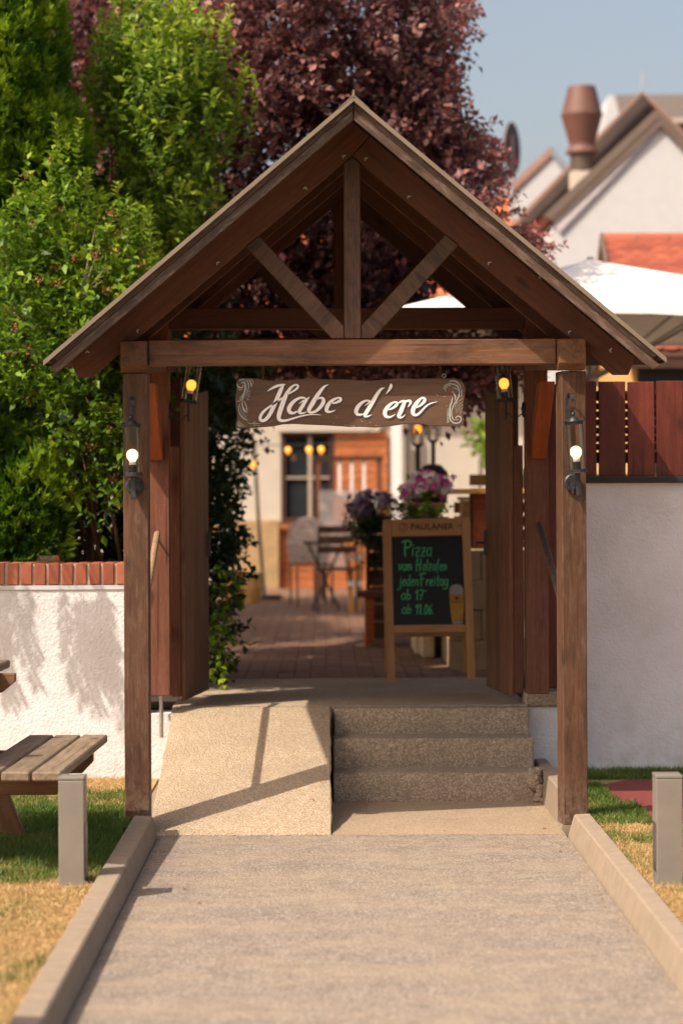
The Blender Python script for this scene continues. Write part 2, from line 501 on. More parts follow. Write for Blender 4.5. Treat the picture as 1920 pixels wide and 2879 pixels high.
RAMPC = pebblecrete('washed pebble concrete', (0.45, 0.350, 0.240), (0.36, 0.275, 0.185), (0.54, 0.445, 0.33), 125, 0.005)
STEPC = pebblecrete('grey pebble concrete', (0.39, 0.315, 0.23), (0.27, 0.215, 0.16), (0.52, 0.43, 0.33), 115, 0.005)
PLATC = pebblecrete('fine worn concrete', (0.46, 0.36, 0.26), (0.36, 0.28, 0.20), (0.56, 0.46, 0.35), 160, 0.002)
LANDC = pebblecrete('pale landing concrete', (0.39, 0.30, 0.205), (0.31, 0.235, 0.16), (0.48, 0.385, 0.28), 150, 0.003)
KERB = plain('concrete kerb', (0.27, 0.215, 0.16), 0.9, 0, 0.12, 14, spec=0.2, bmp=0.3, bdist=0.003)
SANDST = plain('yellow sandstone', (0.36, 0.25, 0.125), 0.9, 0, 0.2, 7, bmp=0.4, bdist=0.01)
MORTAR = plain('pale mortar', (0.46, 0.39, 0.31), 0.95, 0, 0.15, 40, bmp=0.5, bdist=0.003)

def asphalt():
    m, nt, b = newmat('dusty old asphalt')
    v = coords(nt, rand=False)
    vo = N(nt, 'ShaderNodeTexVoronoi', i_Scale=120.0); nt.links.new(v, vo.inputs['Vector'])
    cr = nt.nodes.new('ShaderNodeSeparateColor'); nt.links.new(vo.outputs['Color'], cr.inputs[0])
    c = ramp(nt, cr.outputs[0], [(0.0, (0.13, 0.108, 0.090)), (0.55, (0.240, 0.203, 0.168)), (1.0, (0.365, 0.312, 0.260))])
    big = noise(nt, coords(nt, (1, 2.2, 1), rand=False), 1.6, 6, 0.65, 0.4)
    c = mix(nt, ramp(nt, big, [(0.40, (0, 0, 0)), (0.66, (0.65, 0.65, 0.65))]), c, (0.34, 0.268, 0.196))
    sp = noise(nt, v, 55, 3, 0.8)
    c = mix(nt, ramp(nt, sp, [(0.55, (0, 0, 0)), (0.72, (0.55, 0.55, 0.55))]), c, (0.10, 0.08, 0.07))
    c = mix(nt, ramp(nt, noise(nt, v, 38, 3, 0.8, 0.2), [(0.62, (0, 0, 0)), (0.74, (0.7, 0.7, 0.7))]), c, (0.42, 0.345, 0.26))
    mid = noise(nt, v, 9, 5, 0.7)
    c = mix(nt, ramp(nt, mid, [(0.45, (0, 0, 0)), (0.75, (0.6, 0.6, 0.6))]), c, (0.15, 0.122, 0.10))
    nt.links.new(c, b.inputs['Base Color']); b.inputs['Roughness'].default_value = 0.9; b.inputs['Specular IOR Level'].default_value = 0.25
    bump(nt, b, math_(nt, 'SUBTRACT', 1.0, vo.outputs['Distance']), 0.7, 0.005)
    return m
ASPH = asphalt()

GREEN_A = leafmat('shrub leaf', [(0.0, (0.030, 0.075, 0.008)), (0.45, (0.095, 0.19, 0.014)), (0.8, (0.19, 0.31, 0.020)), (1.0, (0.34, 0.43, 0.035))], 0.36, 0.46, 0.28)
GREEN_B = leafmat('pale tree leaf', [(0.0, (0.065, 0.13, 0.016)), (0.5, (0.17, 0.28, 0.028)), (1.0, (0.42, 0.50, 0.05))], 0.42, 0.46, 0.28)
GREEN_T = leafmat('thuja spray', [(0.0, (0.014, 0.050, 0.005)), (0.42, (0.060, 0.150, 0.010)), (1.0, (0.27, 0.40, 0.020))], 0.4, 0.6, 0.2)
GREEN_D = leafmat('dark hedge leaf', [(0.0, (0.012, 0.028, 0.008)), (0.6, (0.028, 0.06, 0.014)), (1.0, (0.05, 0.10, 0.02))], 0.25)
PURPLE = leafmat('blood plum leaf', [(0.0, (0.038, 0.014, 0.018)), (0.45, (0.105, 0.040, 0.043)), (0.75, (0.28, 0.135, 0.125)), (1.0, (0.42, 0.10, 0.075))], 0.32, 0.5, 0.45)  # paler stops put pinkish sky highlights into the leaf colour
FLOWERB = leafmat('dried flower', [(0.0, (0.28, 0.10, 0.04)), (1.0, (0.58, 0.28, 0.11))], 0.2)
PETAL_W = leafmat('white pink petal', [(0.0, (0.75, 0.70, 0.70)), (0.6, (0.75, 0.62, 0.62)), (0.75, (0.62, 0.10, 0.34)), (1.0, (0.50, 0.06, 0.28))], 0.4)
PETAL_V = leafmat('lilac petal', [(0.0, (0.60, 0.54, 0.62)), (0.6, (0.40, 0.28, 0.42)), (1.0, (0.20, 0.06, 0.15))], 0.4)
GRASS_M = leafmat('grass blade', [(0.0, (0.56, 0.39, 0.19)), (0.40, (0.47, 0.35, 0.15)), (0.6, (0.13, 0.19, 0.035)), (1.0, (0.075, 0.145, 0.020))], 0.35, 0.5)
BARK = wood('tree bark', (0.10, 0.075, 0.055), (0.04, 0.03, 0.022), None)
BARKT = wood('shrub twig bark', (0.13, 0.07, 0.04), (0.07, 0.035, 0.02), None)
BARKG = wood('dead twig bark', (0.38, 0.30, 0.24), (0.24, 0.18, 0.14), None)

# ------------------------------------------------------------------ the setting
def struct(name, mb, mat, bevel=0.0, parent=None, **kw):
    o = mb.build(name, mat, parent, bevel=bevel, **kw)
    if parent is None: tag(o, kind='structure')
    return o

ZP = 0.456                                    # platform / courtyard level
soil_sheet = struct('ground', MB().add([(-600, -60, -0.06), (600, -60, -0.06), (600, 900, -0.06), (-600, 900, -0.06)], [(0, 1, 2, 3)]), SOIL)
asph = struct('asphalt_path', MB().box(-0.793, 1.122, -4, 11.405, -0.05, 0.0), ASPH)
struct('concrete_landing', MB().box(0.024, 1.122, 11.409, 12.66, -0.05, 0.002), LANDC)
struct('side_strip', MB().box(-1.02, -0.842, 11.40, 13.2, -0.05, 0.055), KERB)

# kerbs in lengths of a metre
def kerb_run(name, xb, xt0, xt1, xo, ys, z):
    root = bpy.data.objects.new(name, None); C.objects.link(root); place(root, None, Matrix.Translation((xo, ys[0], 0))); tag(root, kind='structure')
    for a, b_ in zip(ys[:-1], ys[1:]):
        a += 0.003; b_ -= 0.003
        A = [(xb, a, -0.04), (xt0, a, z), (xt1, a, z + 0.004), (xo, a, -0.04)]
        B = [(x, b_, zz) for x, _, zz in A]
        me = MB().hexa(A, B)
        o = me.build('kerb_stone', KERB, root, bevel=0.006)
    return root
kerb_run('kerb', -0.790, -0.818, -0.905, -0.915, [-4, 0, 2, 4, 5, 6, 7, 8, 9.03, 10.05, 11.37], 0.10)
kerb_run('kerb', 1.120, 1.160, 1.236, 1.245, [-4, 0, 2, 4, 5, 6, 7, 8, 9.1, 10.1, 11.37], 0.10)
kerb_run('kerb', 1.115, 1.135, 1.20, 1.21, [11.60, 12.62, 13.25], 0.16)

# ramp with steps beside it
rp = MB().hexa([(-0.842, 11.409, -0.04), (-0.842, 11.409, 0.012), (-0.842, 13.13, ZP), (-0.842, 13.25, ZP), (-0.842, 13.25, -0.04)],
               [(0.026, 11.409, -0.04), (0.026, 11.409, 0.012), (0.026, 13.13, ZP), (0.026, 13.25, ZP), (0.026, 13.25, -0.04)])
struct('ramp', rp, RAMPC, bevel=0.008)
steps = bpy.data.objects.new('steps', None); C.objects.link(steps); place(steps, None, Matrix.Translation((0.56, 12.66, 0))); tag(steps, kind='structure')
MB().box(0.03, 1.125, 12.66, 13.25, -0.04, 0.155).build('step', STEPC, steps, bevel=0.014, seg=2)
MB().box(0.032, 1.107, 12.90, 13.249, 0.135, 0.3125).build('step', STEPC, steps, bevel=0.014, seg=2)
MB().box(0.034, 1.100, 13.12, 13.248, 0.29, ZP).build('step', STEPC, steps, bevel=0.014, seg=2)
struct('platform', MB().box(-0.842, 1.100, 13.252, 15.30, 0.1, ZP), PLATC)

def wear(o, amp, seed, maxlen=0.045):
    me = o.data; bm = bmesh.new(); bm.from_mesh(me)
    for _ in range(6):
        es = [e for e in bm.edges if e.calc_length() > maxlen * 1.6]
        if not es: break
        bmesh.ops.subdivide_edges(bm, edges=es, cuts=1, use_grid_fill=True)
        if len(bm.verts) > 26000: break
    co = np.array([v.co for v in bm.verts])
    n = wob(co, 31, seed) + wob(co, 67, seed * 2.1) * .8 + wob(co, 13, seed + 4) * .7
    bm.normal_update()
    for v, k in zip(bm.verts, n):
        sharp = max((e.calc_face_angle(0) for e in v.link_edges if len(e.link_faces) == 2), default=0)
        v.co -= v.normal * (amp * (1.0 + k) * (2.4 if sharp > .3 else .35))
    bm.to_mesh(me); bm.free()
for o in list(steps.children): wear(o, 0.0022, 3)
wear(bpy.data.objects['ramp'], 0.0020, 5)
# rough broken concrete at the right end of the steps
def rock(c, r, seed, sq=(1, 1, 1)):
    bm = bmesh.new(); bmesh.ops.create_icosphere(bm, subdivisions=2, radius=1)
    rr = random.Random(seed)
    ph = [rr.uniform(0, 6) for _ in range(6)]
    for v in bm.verts:
        p = v.co; k = 1 + 0.22 * math.sin(3.1 * p.x + ph[0]) * math.sin(2.7 * p.y + ph[1]) + 0.16 * math.sin(5.3 * p.z + ph[2] + 3 * p.x) + rr.uniform(-0.09, 0.09)
        v.co = Vector((p.x * sq[0], p.y * sq[1], p.z * sq[2])) * k * r
    me = bpy.data.meshes.new('broken_concrete'); bm.to_mesh(me); bm.free()
    return me
for i, (px, py, d, r, sq) in enumerate([(1490, 2178, 12.70, 0.030, (1.3, 1, 0.8)), (1502, 2196, 12.66, 0.040, (0.9, 1, 1.5)), (1520, 2228, 12.64, 0.036, (0.9, 1, 1.3)), (1508, 2170, 12.75, 0.04, (1, 1.3, 0.6)), (1514, 2250, 12.62, 0.026, (1.4, 1, 0.7))]):
    o = link('broken_concrete', rock(0, r, i, sq), STEPC, steps, Matrix.Translation(U(px, py, d)))

# lawns, courtyard ground
def lawnmat():
    m, nt, b = newmat('patchy lawn soil')
    g = nt.nodes.new('ShaderNodeNewGeometry'); v = g.outputs['Position']
    n = noise(nt, v, 2.0, 6, 0.7)
    c = ramp(nt, n, [(0.35, (0.36, 0.25, 0.10)), (0.65, (0.22, 0.17, 0.075))])
    f = noise(nt, v, 60, 4, 0.8)
    c = mix(nt, ramp(nt, f, [(0.4, (0, 0, 0)), (0.7, (0.7, 0.7, 0.7))]), c, (0.50, 0.36, 0.17))
    nt.links.new(c, b.inputs['Base Color']); b.inputs['Roughness'].default_value = 0.95
    bump(nt, b, f, 0.8, 0.01)
    return m
LAWN = lawnmat()
struct('lawn', MB().box(-40, -0.917, -4, 13.2, -0.05, 0.066), LAWN)
struct('lawn', MB().box(1.247, 40, -4, 13.46, -0.05, 0.066), LAWN)
struct('running_track', MB().hexa([(1.41, 12.72, 0.05), (1.53, 11.12, 0.05), (6, 9.2, 0.05), (6, 13.0, 0.05), (1.62, 13.02, 0.05)],
                                  [(1.41, 12.72, 0.071), (1.53, 11.12, 0.071), (6, 9.2, 0.071), (6, 13.0, 0.071), (1.62, 13.02, 0.071)]), PINKF)
struct('courtyard_ground', MB().box(-60, 60, 15.31, 80, 0.2, 0.440), SOIL)
struct('planting_bed', MB().box(-60, -0.844, 13.46, 15.31, 0.2, 0.43), SOIL)
struct('terrace_bed', MB().box(1.102, 60, 13.68, 15.31, 0.2, 0.43), SOIL)

# clay pavers
pav = bpy.data.objects.new('paving', None); C.objects.link(pav); place(pav, None, Matrix.Translation((0, 15.3, 0.44))); tag(pav, kind='structure')
pm = MB().box(-0.099, 0.099, -0.0495, 0.0495, -0.012, 0.008).mesh('paver'); bev(pm, 0.003); pm.materials.append(PAVER)
far = MB()
row = 0; y = 15.36
while y < 31.2:
    for k in range(-14, 14):
        x = k * 0.207 + (0.1035 if row % 2 else 0)
        jit = rng.uniform(-0.0015, 0.0015)
        if row < 20 and -1.25 < x < 1.0:
            o = link('paver', pm, None, pav, Matrix.Translation((x, y, 0.450 + jit)) @ Matrix.Rotation(rng.uniform(-0.01, 0.01), 4, 'Z'))
        else:
            far.box(x - 0.099, x + 0.099, y - 0.0495, y + 0.0495, 0.438, 0.458 + jit)
    row += 1; y += 0.107
fo = far.build('paver', PAVER, pav); fo['kind'] = 'stuff'

# ------------------------------------------------------------------ walls
def brick_mesh():
    me = MB().box(-0.0305, 0.0305, -0.13, 0.13, -0.059, 0.059).mesh('brick'); bev(me, 0.004)
    bm = bmesh.new(); bm.from_mesh(me)
    for v in bm.verts: v.co += Vector((random.uniform(-1, 1), random.uniform(-1, 1), random.uniform(-1, 1))) * 0.0012
    bm.to_mesh(me); bm.free()
    me.materials.append(BRICK); return me

lw = empty('garden_wall', (-2.2, 13.2, 0), 'white roughcast garden wall with a row of upright red bricks on top', 'wall')
MB().box(-7.0, -1.00, 13.2, 13.44, 0.0, 1.098).build('wall_body', STUCCO, lw)
MB().box(-7.0, -1.00, 13.192, 13.448, 1.100, 1.124).build('plaster_band', HOUSEW, lw)
MB().box(-7.0, -1.00, 13.2005, 13.442, 1.126, 1.2395).build('mortar_bed', MORTAR, lw)
bms = [brick_mesh() for _ in range(6)]
for i in range(34):
    link('brick', bms[i % 6], None, lw, Matrix.Translation((-1.035 - i * 0.0745, 13.3175 + random.uniform(-0.003, 0.003), 1.186 + random.uniform(-0.002, 0.002))) @ Matrix.Rotation(random.uniform(-0.03, 0.03), 4, 'Y'))
pl = empty('plinth_wall', (-0.92, 13.2, 0), 'low white roughcast plinth between the left portal post and the ramp', 'wall')
MB().box(-0.998, -0.846, 13.2, 13.44, 0.0, 0.42).build('wall_body', STUCCO, pl)
pr = empty('plinth_wall', (1.22, 13.3, 0), 'low white roughcast plinth with a rough concrete cap between the steps and the right post', 'wall')
MB().box(1.104, 1.375, 13.3, 13.46, 0.0, 0.44).build('wall_body', STUCCO, pr)
MB().box(1.085, 1.375, 13.27, 13.50, 0.443, 0.525).build('concrete_cap', STEPC, pr, bevel=0.012, seg=2)
rw = empty('boundary_wall', (3.0, 13.46, 0), 'tall white roughcast wall under the red board fence', 'wall')
MB().box(1.38, 9.0, 13.46, 13.66, 0.0, 1.668).build('wall_body', STUCCO, rw)

fe = empty('board_fence', (3.0, 13.52, 1.67), 'oxblood red fence of upright boards standing on the tall white wall', 'fence')
MB().box(1.25, 7.0, 13.43, 13.62, 1.671, 1.705).build('base_rail', BLACK, fe, bevel=0.003)
for i in range(22):
    x = 1.362 + i * 0.1612 + 0.0745
    timber('fence_board', (x, 13.495, 1.707), (x, 13.495, 2.236 + random.uniform(-0.004, 0.002)), 0.022, 0.149, W_FENCE, fe, bevel=0.003)
for k in range(6):
    z = 1.872 + k * 0.0455
    timber('back_lath', (1.3, 13.545, z), (5.0, 13.545, z), 0.02, 0.0355, W_FENCE, fe, bevel=0)
timber('back_rail', (1.3, 13.555, 1.812), (5.0, 13.555, 1.812), 0.03, 0.062, W_FENCE, fe, bevel=0)
timber('back_rail', (1.3, 13.555, 2.158), (5.0, 13.555, 2.158), 0.03, 0.055, W_FENCE, fe, bevel=0)
sf = empty('side_board', (1.29, 13.3, 0.53), 'dark red upright boards closing the gap beside the right gate post', 'fence')
timber('fence_board', (1.252, 13.33, 0.540), (1.252, 13.33, 2.215), 0.022, 0.098, W_FENCE, sf)
timber('fence_board', (1.331, 13.33, 0.540), (1.331, 13.33, 2.215), 0.022, 0.05, W_FENCE, sf)

# ------------------------------------------------------------------ the portal
CX = 0.132                                     # axis of the roof
PS = 0.845                                     # roof slope
P = empty('entrance_portal', (CX, 11.4, 0), 'brown timber entrance portal with a steep gabled roof over the path', 'portal')
YF = 11.4
def rbot(x): return 3.207 - PS * abs(x - CX)
# front posts
timber('post', (-0.892, 11.46, 0.05), (-0.892, 11.46, 2.185), 0.12, 0.118, W_POST, P)
pr_me = MB().box(-1.07, 1.07, -0.058, 0.058, -0.059, 0.059).mesh('post'); bev(pr_me, 0.004, 1)
link('post', pr_me, W_POST, P, Matrix.Translation((1.163, 11.466, 1.115)) @ Matrix.Rotation(math.radians(9.0), 4, 'Z') @ frame_x((0, 0, 1)))
# wall plates with chamfered noses
for x0, x1, ya, yb_ in ((-0.958, -0.834, 11.335, 13.0), (1.094, 1.222, 11.335, 13.0), (-0.958, -0.834, 13.132, 14.8), (1.094, 1.222, 13.132, 14.8)):
    prof = [(ya, 2.222), (ya, 2.335), (yb_, 2.335), (yb_, 2.187), (ya + .05, 2.187)]
    M = Matrix.Translation(((x0 + x1) / 2, 12.3, 2.26)) @ frame_x((0, 1, 0), (1, 0, 0))
    Mi = M.inverted()
    me = MB().hexa([Mi @ Vector((x0, a, z)) for a, z in prof], [Mi @ Vector((x1, a, z)) for a, z in prof]).mesh('wall_plate')
    bm = bmesh.new(); bm.from_mesh(me); bmesh.ops.recalc_face_normals(bm, faces=bm.faces); bm.to_mesh(me); bm.free()
    bev(me, 0.003)
    link('wall_plate', me, W_BEAM, P, M)
# front tie beam
timber('tie_beam', (-0.831, 11.47, 2.281), (1.091, 11.47, 2.279), 0.10, 0.119, W_BEAM, P)
# rafters: front, middle, rear pairs
def rafter(side, y, th, mat, depth=0.166, tail=True):
    s = side
    sl = PS
    xe = 1.234 if tail else 1.10
    # points: along bottom from the apex down to the eave, then up
    if side < 0:                                # left rafter runs through to the apex joint
        xa = CX + 0.085
        pts = [(CX, 3.207), (CX - xe, rbot(CX - xe)), (CX - xe - 0.066, rbot(CX - xe)), (CX - xe - 0.100, rbot(CX - xe) + 0.085)]
        xt = CX - xe - 0.060
        pts += [(xt, rbot(xt) + depth), (CX, 3.207 + depth), (xa, 3.207 + depth - PS * 0.085), ]
    else:
        pts = [(CX + 0.003, 3.207), (CX + xe, rbot(CX + xe)), (CX + xe + 0.066, rbot(CX + xe)), (CX + xe + 0.100, rbot(CX + xe) + 0.085)]
        xt = CX + xe + 0.060
        pts += [(xt, rbot(xt) + depth), (CX + 0.0885, 3.207 + depth - PS * 0.0885)]
    return prism('rafter', pts, y, y + th, (s, 0, -PS), mat, P, bevel=0.003)
for side in (-1, 1):
    rafter(side, 11.425, 0.075, W_RAFT)
    rafter(side, 13.14, 0.075, W_RAFT, tail=False)
    rafter(side, 14.55, 0.075, W_RAFT, tail=False)
    rafter(side, 12.15, 0.065, W_RAFT, tail=False)
# king posts and struts
def truss(y, th, mats):
    prism('king_post', [(0.093, 2.342), (0.172, 2.342), (0.172, 3.207 - PS * 0.04 - 0.002), (CX, 3.2045), (0.093, 3.207 - PS * 0.039 - 0.002)], y, y + th, (0, 0, 1), mats, P)
    a = (0.4, -0.449)
    for s in (-1, 1):
        # strut as a band, cut against rafter, king post and beam
        q = [(-0.309, rbot(-0.309) - 0.002), (0.0915, 2.402), (0.0915, 2.3425), (0.034, 2.3425), (-0.370, rbot(-0.370) - 0.002)]
        if s > 0: q = [(2 * CX + 0.001 - x, z) for x, z in q]
        prism('strut', q, y + 0.003, y + th - 0.004, (s * -0.4, 0, 0.449), mats, P)
truss(11.43, 0.072, W_STRUT)
truss(14.555, 0.075, W_RAFT)
timber('tie_beam', (-0.831, 14.6, 2.34), (1.091, 14.6, 2.34), 0.10, 0.10, W_RAFT, P)
# roof deck boards
RZ = 3.441
ztop = lambda x, off: RZ - 0.845 * abs(x - CX) - off
for s in (-1, 1):
    n = 14
    L = 1.385
    for k in range(n):
        a = 0.004 + k * L / n; b_ = a + L / n - 0.004
        x0, x1 = CX + s * a, CX + s * b_
        prism('roof_board', [(x0, ztop(x0, 0.058)), (x1, ztop(x1, 0.058)), (x1, ztop(x1, 0.028)), (x0, ztop(x0, 0.028))], 11.055, 14.88, (0, 1, 0) if False else (s, 0, -PS), W_RAFT, P, bevel=0)
# barge boards at both gables
for yb in (11.03, 14.885):
    for s in (-1, 1):
        xe = CX + s * 1.355
        x0 = CX + s * 0.002
        prism('barge_board', [(x0, RZ - 0.108), (xe, ztop(xe, 0.108)), (xe + s * 0.038, ztop(xe + s * 0.038, 0.056)), (x0, RZ - 0.056)], yb, yb + 0.022, (s, 0, -PS), W_BARGE, P, bevel=0.003)
        if yb < 12:
            prism('roof_edge_board', [(x0, RZ - 0.054), (xe, ztop(xe, 0.054)), (xe + s * 0.02, ztop(xe + s * .02, 0.026)), (x0, RZ - 0.026)], yb + 0.006, yb + 0.021, (s, 0, -PS), W_BARGE, P, bevel=0)
# folded sheet roof
for s in (-1, 1):
    xe = CX + s * 1.416
    prism('roof_sheet', [(CX + s * 0.001, RZ - 0.024), (xe, ztop(xe, 0.024)), (xe, ztop(xe, 0.0)), (CX + s * 0.001, RZ)], 11.0, 14.94, (s, 0, -PS), METAL_ROOF, P, bevel=0)
    xd = CX + s * 1.404
    MB().box(min(xd, xd + s * 0.012), max(xd, xd + s * 0.012), 11.005, 14.93, ztop(xd, 0) - 0.036, ztop(xd, 0.026)).build('drip_edge', IRON, P)
MB().box(CX - 0.004, CX + 0.004, 10.997, 14.94, RZ - .003, RZ + .028).build('ridge_seam', METAL_ROOF, P)
for s in (-1, 1):
    me = MB()
    a = [(CX, 10.998, RZ + .0005), (CX + s * 0.07, 10.998, ztop(CX + s * .07, 0) + 0.0005), (CX + s * 0.07, 10.998, ztop(CX + s * .07, 0) + 0.004), (CX, 10.998, RZ + .008)]
    me.hexa(a, [(x, 14.941, z) for x, _, z in a]).build('ridge_flashing', METAL_ROOF, P)
# slope everything of the roof gently up towards the back
def shear(o):
    M_ = WM[o.name]
    S_ = Matrix.Identity(4); S_[2][1] = 0.054; S_[2][3] = -0.054 * 11.4; S_[0][1] = -0.0118; S_[0][3] = 0.0118 * 11.4
    o.data.transform(M_.inverted() @ S_ @ M_)
for o in list(P.children):
    if o.name.split('.')[0] in ('wall_plate', 'rafter', 'roof_board', 'barge_board', 'roof_edge_board', 'roof_sheet', 'drip_edge', 'ridge_seam', 'ridge_flashing', 'king_post', 'strut') : shear(o)
    elif o.name.startswith('tie_beam') and WM[o.name].translation.y > 14: shear(o)
# gate posts run up to the roof, rear posts stand behind them
TT = lambda x: rbot(x) + 0.155 + 0.07
for x0, x1 in ((-0.956, -0.838), (1.076, 1.196)):
    prism('post', [(x0, 0.533), (x1, 0.533), (x1, TT(x1)), (x0, TT(x0))], 13.003, 13.127, (0, 0, 1), W_RED, P)
    timber('post', ((x0 + x1) / 2 - 0.03, 14.66, 0.42), ((x0 + x1) / 2 - 0.03, 14.66, 2.33), 0.12, 0.12, W_RED, P)
timber('collar_beam', (-0.836, 13.05, 2.561), (1.074, 13.05, 2.557), 0.08, 0.116, W_RAFT, P)
MB().tube([(-0.893, 13.10, 0.30), (-0.893, 13.10, 0.54)], 0.011, 8).build('steel_rod', STEEL, P)
# knee braces from the rear posts forward to the plates
for xc, w in ((-0.905, 0.07), (1.142, 0.078)):
    pts = [(13.003, 1.80), (13.003, 1.93), (12.60, 2.186), (12.42, 2.186), (12.96, 1.80)]
    M = Matrix.Translation((xc, 12.7, 2.0)) @ frame_x((0, -1, 0.75), (1, 0, 0)); Mi = M.inverted()
    me = MB().hexa([Mi @ Vector((xc - w / 2, a, z)) for a, z in pts], [Mi @ Vector((xc + w / 2, a, z)) for a, z in pts]).mesh('knee_brace')
    bm = bmesh.new(); bm.from_mesh(me); bmesh.ops.recalc_face_normals(bm, faces=bm.faces); bm.to_mesh(me); bm.free(); bev(me, 0.003)
    link('knee_brace', me, W_ORANGE, P, M)
# little cable clips along the gable
clip = MB().box(-0.008, 0.008, -0.003, 0.0, -0.003, 0.003).box(-0.008, -0.004, -0.006, 0.0, -0.012, 0.003).mesh('cable_clip'); clip.materials.append(ORN_P)
for px, py in [(967, 438), (1029, 445), (860, 529), (1150, 552), (613, 738), (1375, 738), (1600, 932), (1715, 983), (388, 929), (248, 989), (1519, 777), (1645, 848)]:
    p = U(px, py, 11.423)
    yy = 11.423
    link('cable_clip', clip, None, P, Matrix.Translation((p.x, yy, p.z)) @ Matrix.Rotation(random.uniform(-0.8, 0.8), 4, 'Y'))

# round hand rails
hr = empty('handrail', (-0.89, 12.2, 1.2), 'pale bare round wooden handrail on the left inside of the portal', 'handrail')
MB().tube([(-0.884, 11.53, 0.965), (-0.888, 12.0, 1.115), (-0.893, 12.5, 1.275), (-0.897, 12.90, 1.405), (-0.897, 12.925, 1.413)], [0.018, 0.0185, 0.018, 0.0175, 0.010], 14).build('rail', W_RAIL, hr, smooth=True)
MB().tube([(-0.897, 12.85, 1.385), (-0.897, 12.93, 1.37), (-0.897, 13.0, 1.37)], 0.006, 8).build('bracket', IRON, hr)
hr = empty('handrail', (1.15, 12.2, 1.2), 'dark round wooden handrail on the right inside of the portal', 'handrail')
MB().tube([(1.160, 11.53, 0.955), (1.150, 12.2, 1.19), (1.138, 12.90, 1.445), (1.137, 12.925, 1.452)], [0.018, 0.0185, 0.018, 0.010], 14).build('rail', W_RAILD, hr, smooth=True)
MB().tube([(1.138, 12.85, 1.43), (1.138, 12.93, 1.42), (1.138, 13.0, 1.42)], 0.006, 8).build('bracket', IRON, hr)

# ------------------------------------------------------------------ gate leaves standing open
def gate(hx, hy, fx, fy, side, label):
    g = empty('gate_leaf', (hx, hy, 0.48), label, 'gate')
    d = Vector((fx - hx, fy - hy, 0)); L = d.length; d.normalize()
    nrm = Vector((-d.y, d.x, 0)) * (-1 if side < 0 else 1)      # towards the passage
    if side < 0 and nrm.x < 0: nrm = -nrm
    if side > 0 and nrm.x > 0: nrm = -nrm
    n = 5; w = L / n
    top = lambda t: 2.12 + 0.10 * (t ** 0.7)
    for i in range(n):
        c = Vector((hx, hy, 0)) + d * (w * (i + 0.5)) + nrm * 0.011
        t0, t1 = i / n, (i + 1) / n
        zb = 0.492
        lp = [(-w / 2 + 0.002, zb), (w / 2 - 0.002, zb), (w / 2 - 0.002, top(t1)), (-w / 2 + 0.002, top(t0))]
        M = Matrix.Translation(c + Vector((0, 0, 1.3))) @ frame_x((0, 0, 1), nrm); Mi = M.inverted()
        A = [Mi @ (c + d * a + Vector((0, 0, z)) - nrm * 0.011) for a, z in lp]; B = [Mi @ (c + d * a + Vector((0, 0, z)) + nrm * 0.011) for a, z in lp]
        me = MB().hexa(A, B).mesh('gate_board')
        bm = bmesh.new(); bm.from_mesh(me); bmesh.ops.recalc_face_normals(bm, faces=bm.faces); bm.to_mesh(me); bm.free(); bev(me, 0.003)
        link('gate_board', me, W_GATE, g, M)
    back = -nrm * 0.028
    h = Vector((hx, hy, 0)); f = Vector((fx, fy, 0))
    timber('stile', h + d * 0.03 + back + Vector((0, 0, 0.51)), h + d * 0.03 + back + Vector((0, 0, 1.88)), 0.06, 0.052, W_RED, g, up=d)
    timber('stile', f - d * 0.04 + back + Vector((0, 0, 0.51)), f - d * 0.04 + back + Vector((0, 0, 2.17)), 0.07, 0.052, W_RED, g, up=d)
    for z in (0.62, 1.25, 1.78):
        timber('cross_rail', h + d * 0.065 + back + Vector((0, 0, z)), f - d * 0.08 + back + Vector((0, 0, z)), 0.05, 0.09, W_RED, g, up=nrm)
    for z in (0.86, 1.70):
        MB().box(-0.012, 0.012, -0.006, 0.006, -0.05, 0.05).tube([(0, -0.008, -0.05), (0, -0.008, 0.05)], 0.006, 8).build('hinge', STEEL, g, wm=Matrix.Translation(h + back + Vector((-side * -0.035 * 0 + (-0.038 if side < 0 else 0.038), -0.012, z))))
    e = f - d * 0.05 + nrm * 0.03
    MB().box(-0.012, 0.012, -0.012, 0.012, -0.07, 0.07).tube([(0, 0, 0.0), (0.05 * -side, -0.0, 0.0), (0.055 * -side, 0, -0.03)], 0.007, 8).build('latch', IRON, g, wm=Matrix.Translation(e + Vector((0, 0, 1.33))))
    return g
gate(-0.790, 13.20, -0.695, 13.96, -1, 'left open gate leaf of brown upright boards with a curved top')
gate(1.036, 13.36, 0.952, 14.10, 1, 'right open gate leaf of dark brown boards behind the steps')

# ------------------------------------------------------------------ carved name board
SY = 11.50
SCL = 4.3556
def S1(x, y): return U(640 + x / SCL, 1040 + y / SCL, SY)
def S2(x, y): return U(980 + x / SCL, 1040 + y / SCL, SY)
def catmull(pts, n=7):
    P_ = [np.array(p, float) for p in pts]; P_ = [2 * P_[0] - P_[1]] + P_ + [2 * P_[-1] - P_[-2]]
    out = []
    for i in range(1, len(P_) - 2):
        for k in range(n):
            t = k / n
            out.append(0.5 * ((2 * P_[i]) + (-P_[i - 1] + P_[i + 1]) * t + (2 * P_[i - 1] - 5 * P_[i] + 4 * P_[i + 1] - P_[i + 2]) * t * t + (-P_[i - 1] + 3 * P_[i] - 3 * P_[i + 1] + P_[i + 2]) * t ** 3))
    out.append(P_[-2]); return out

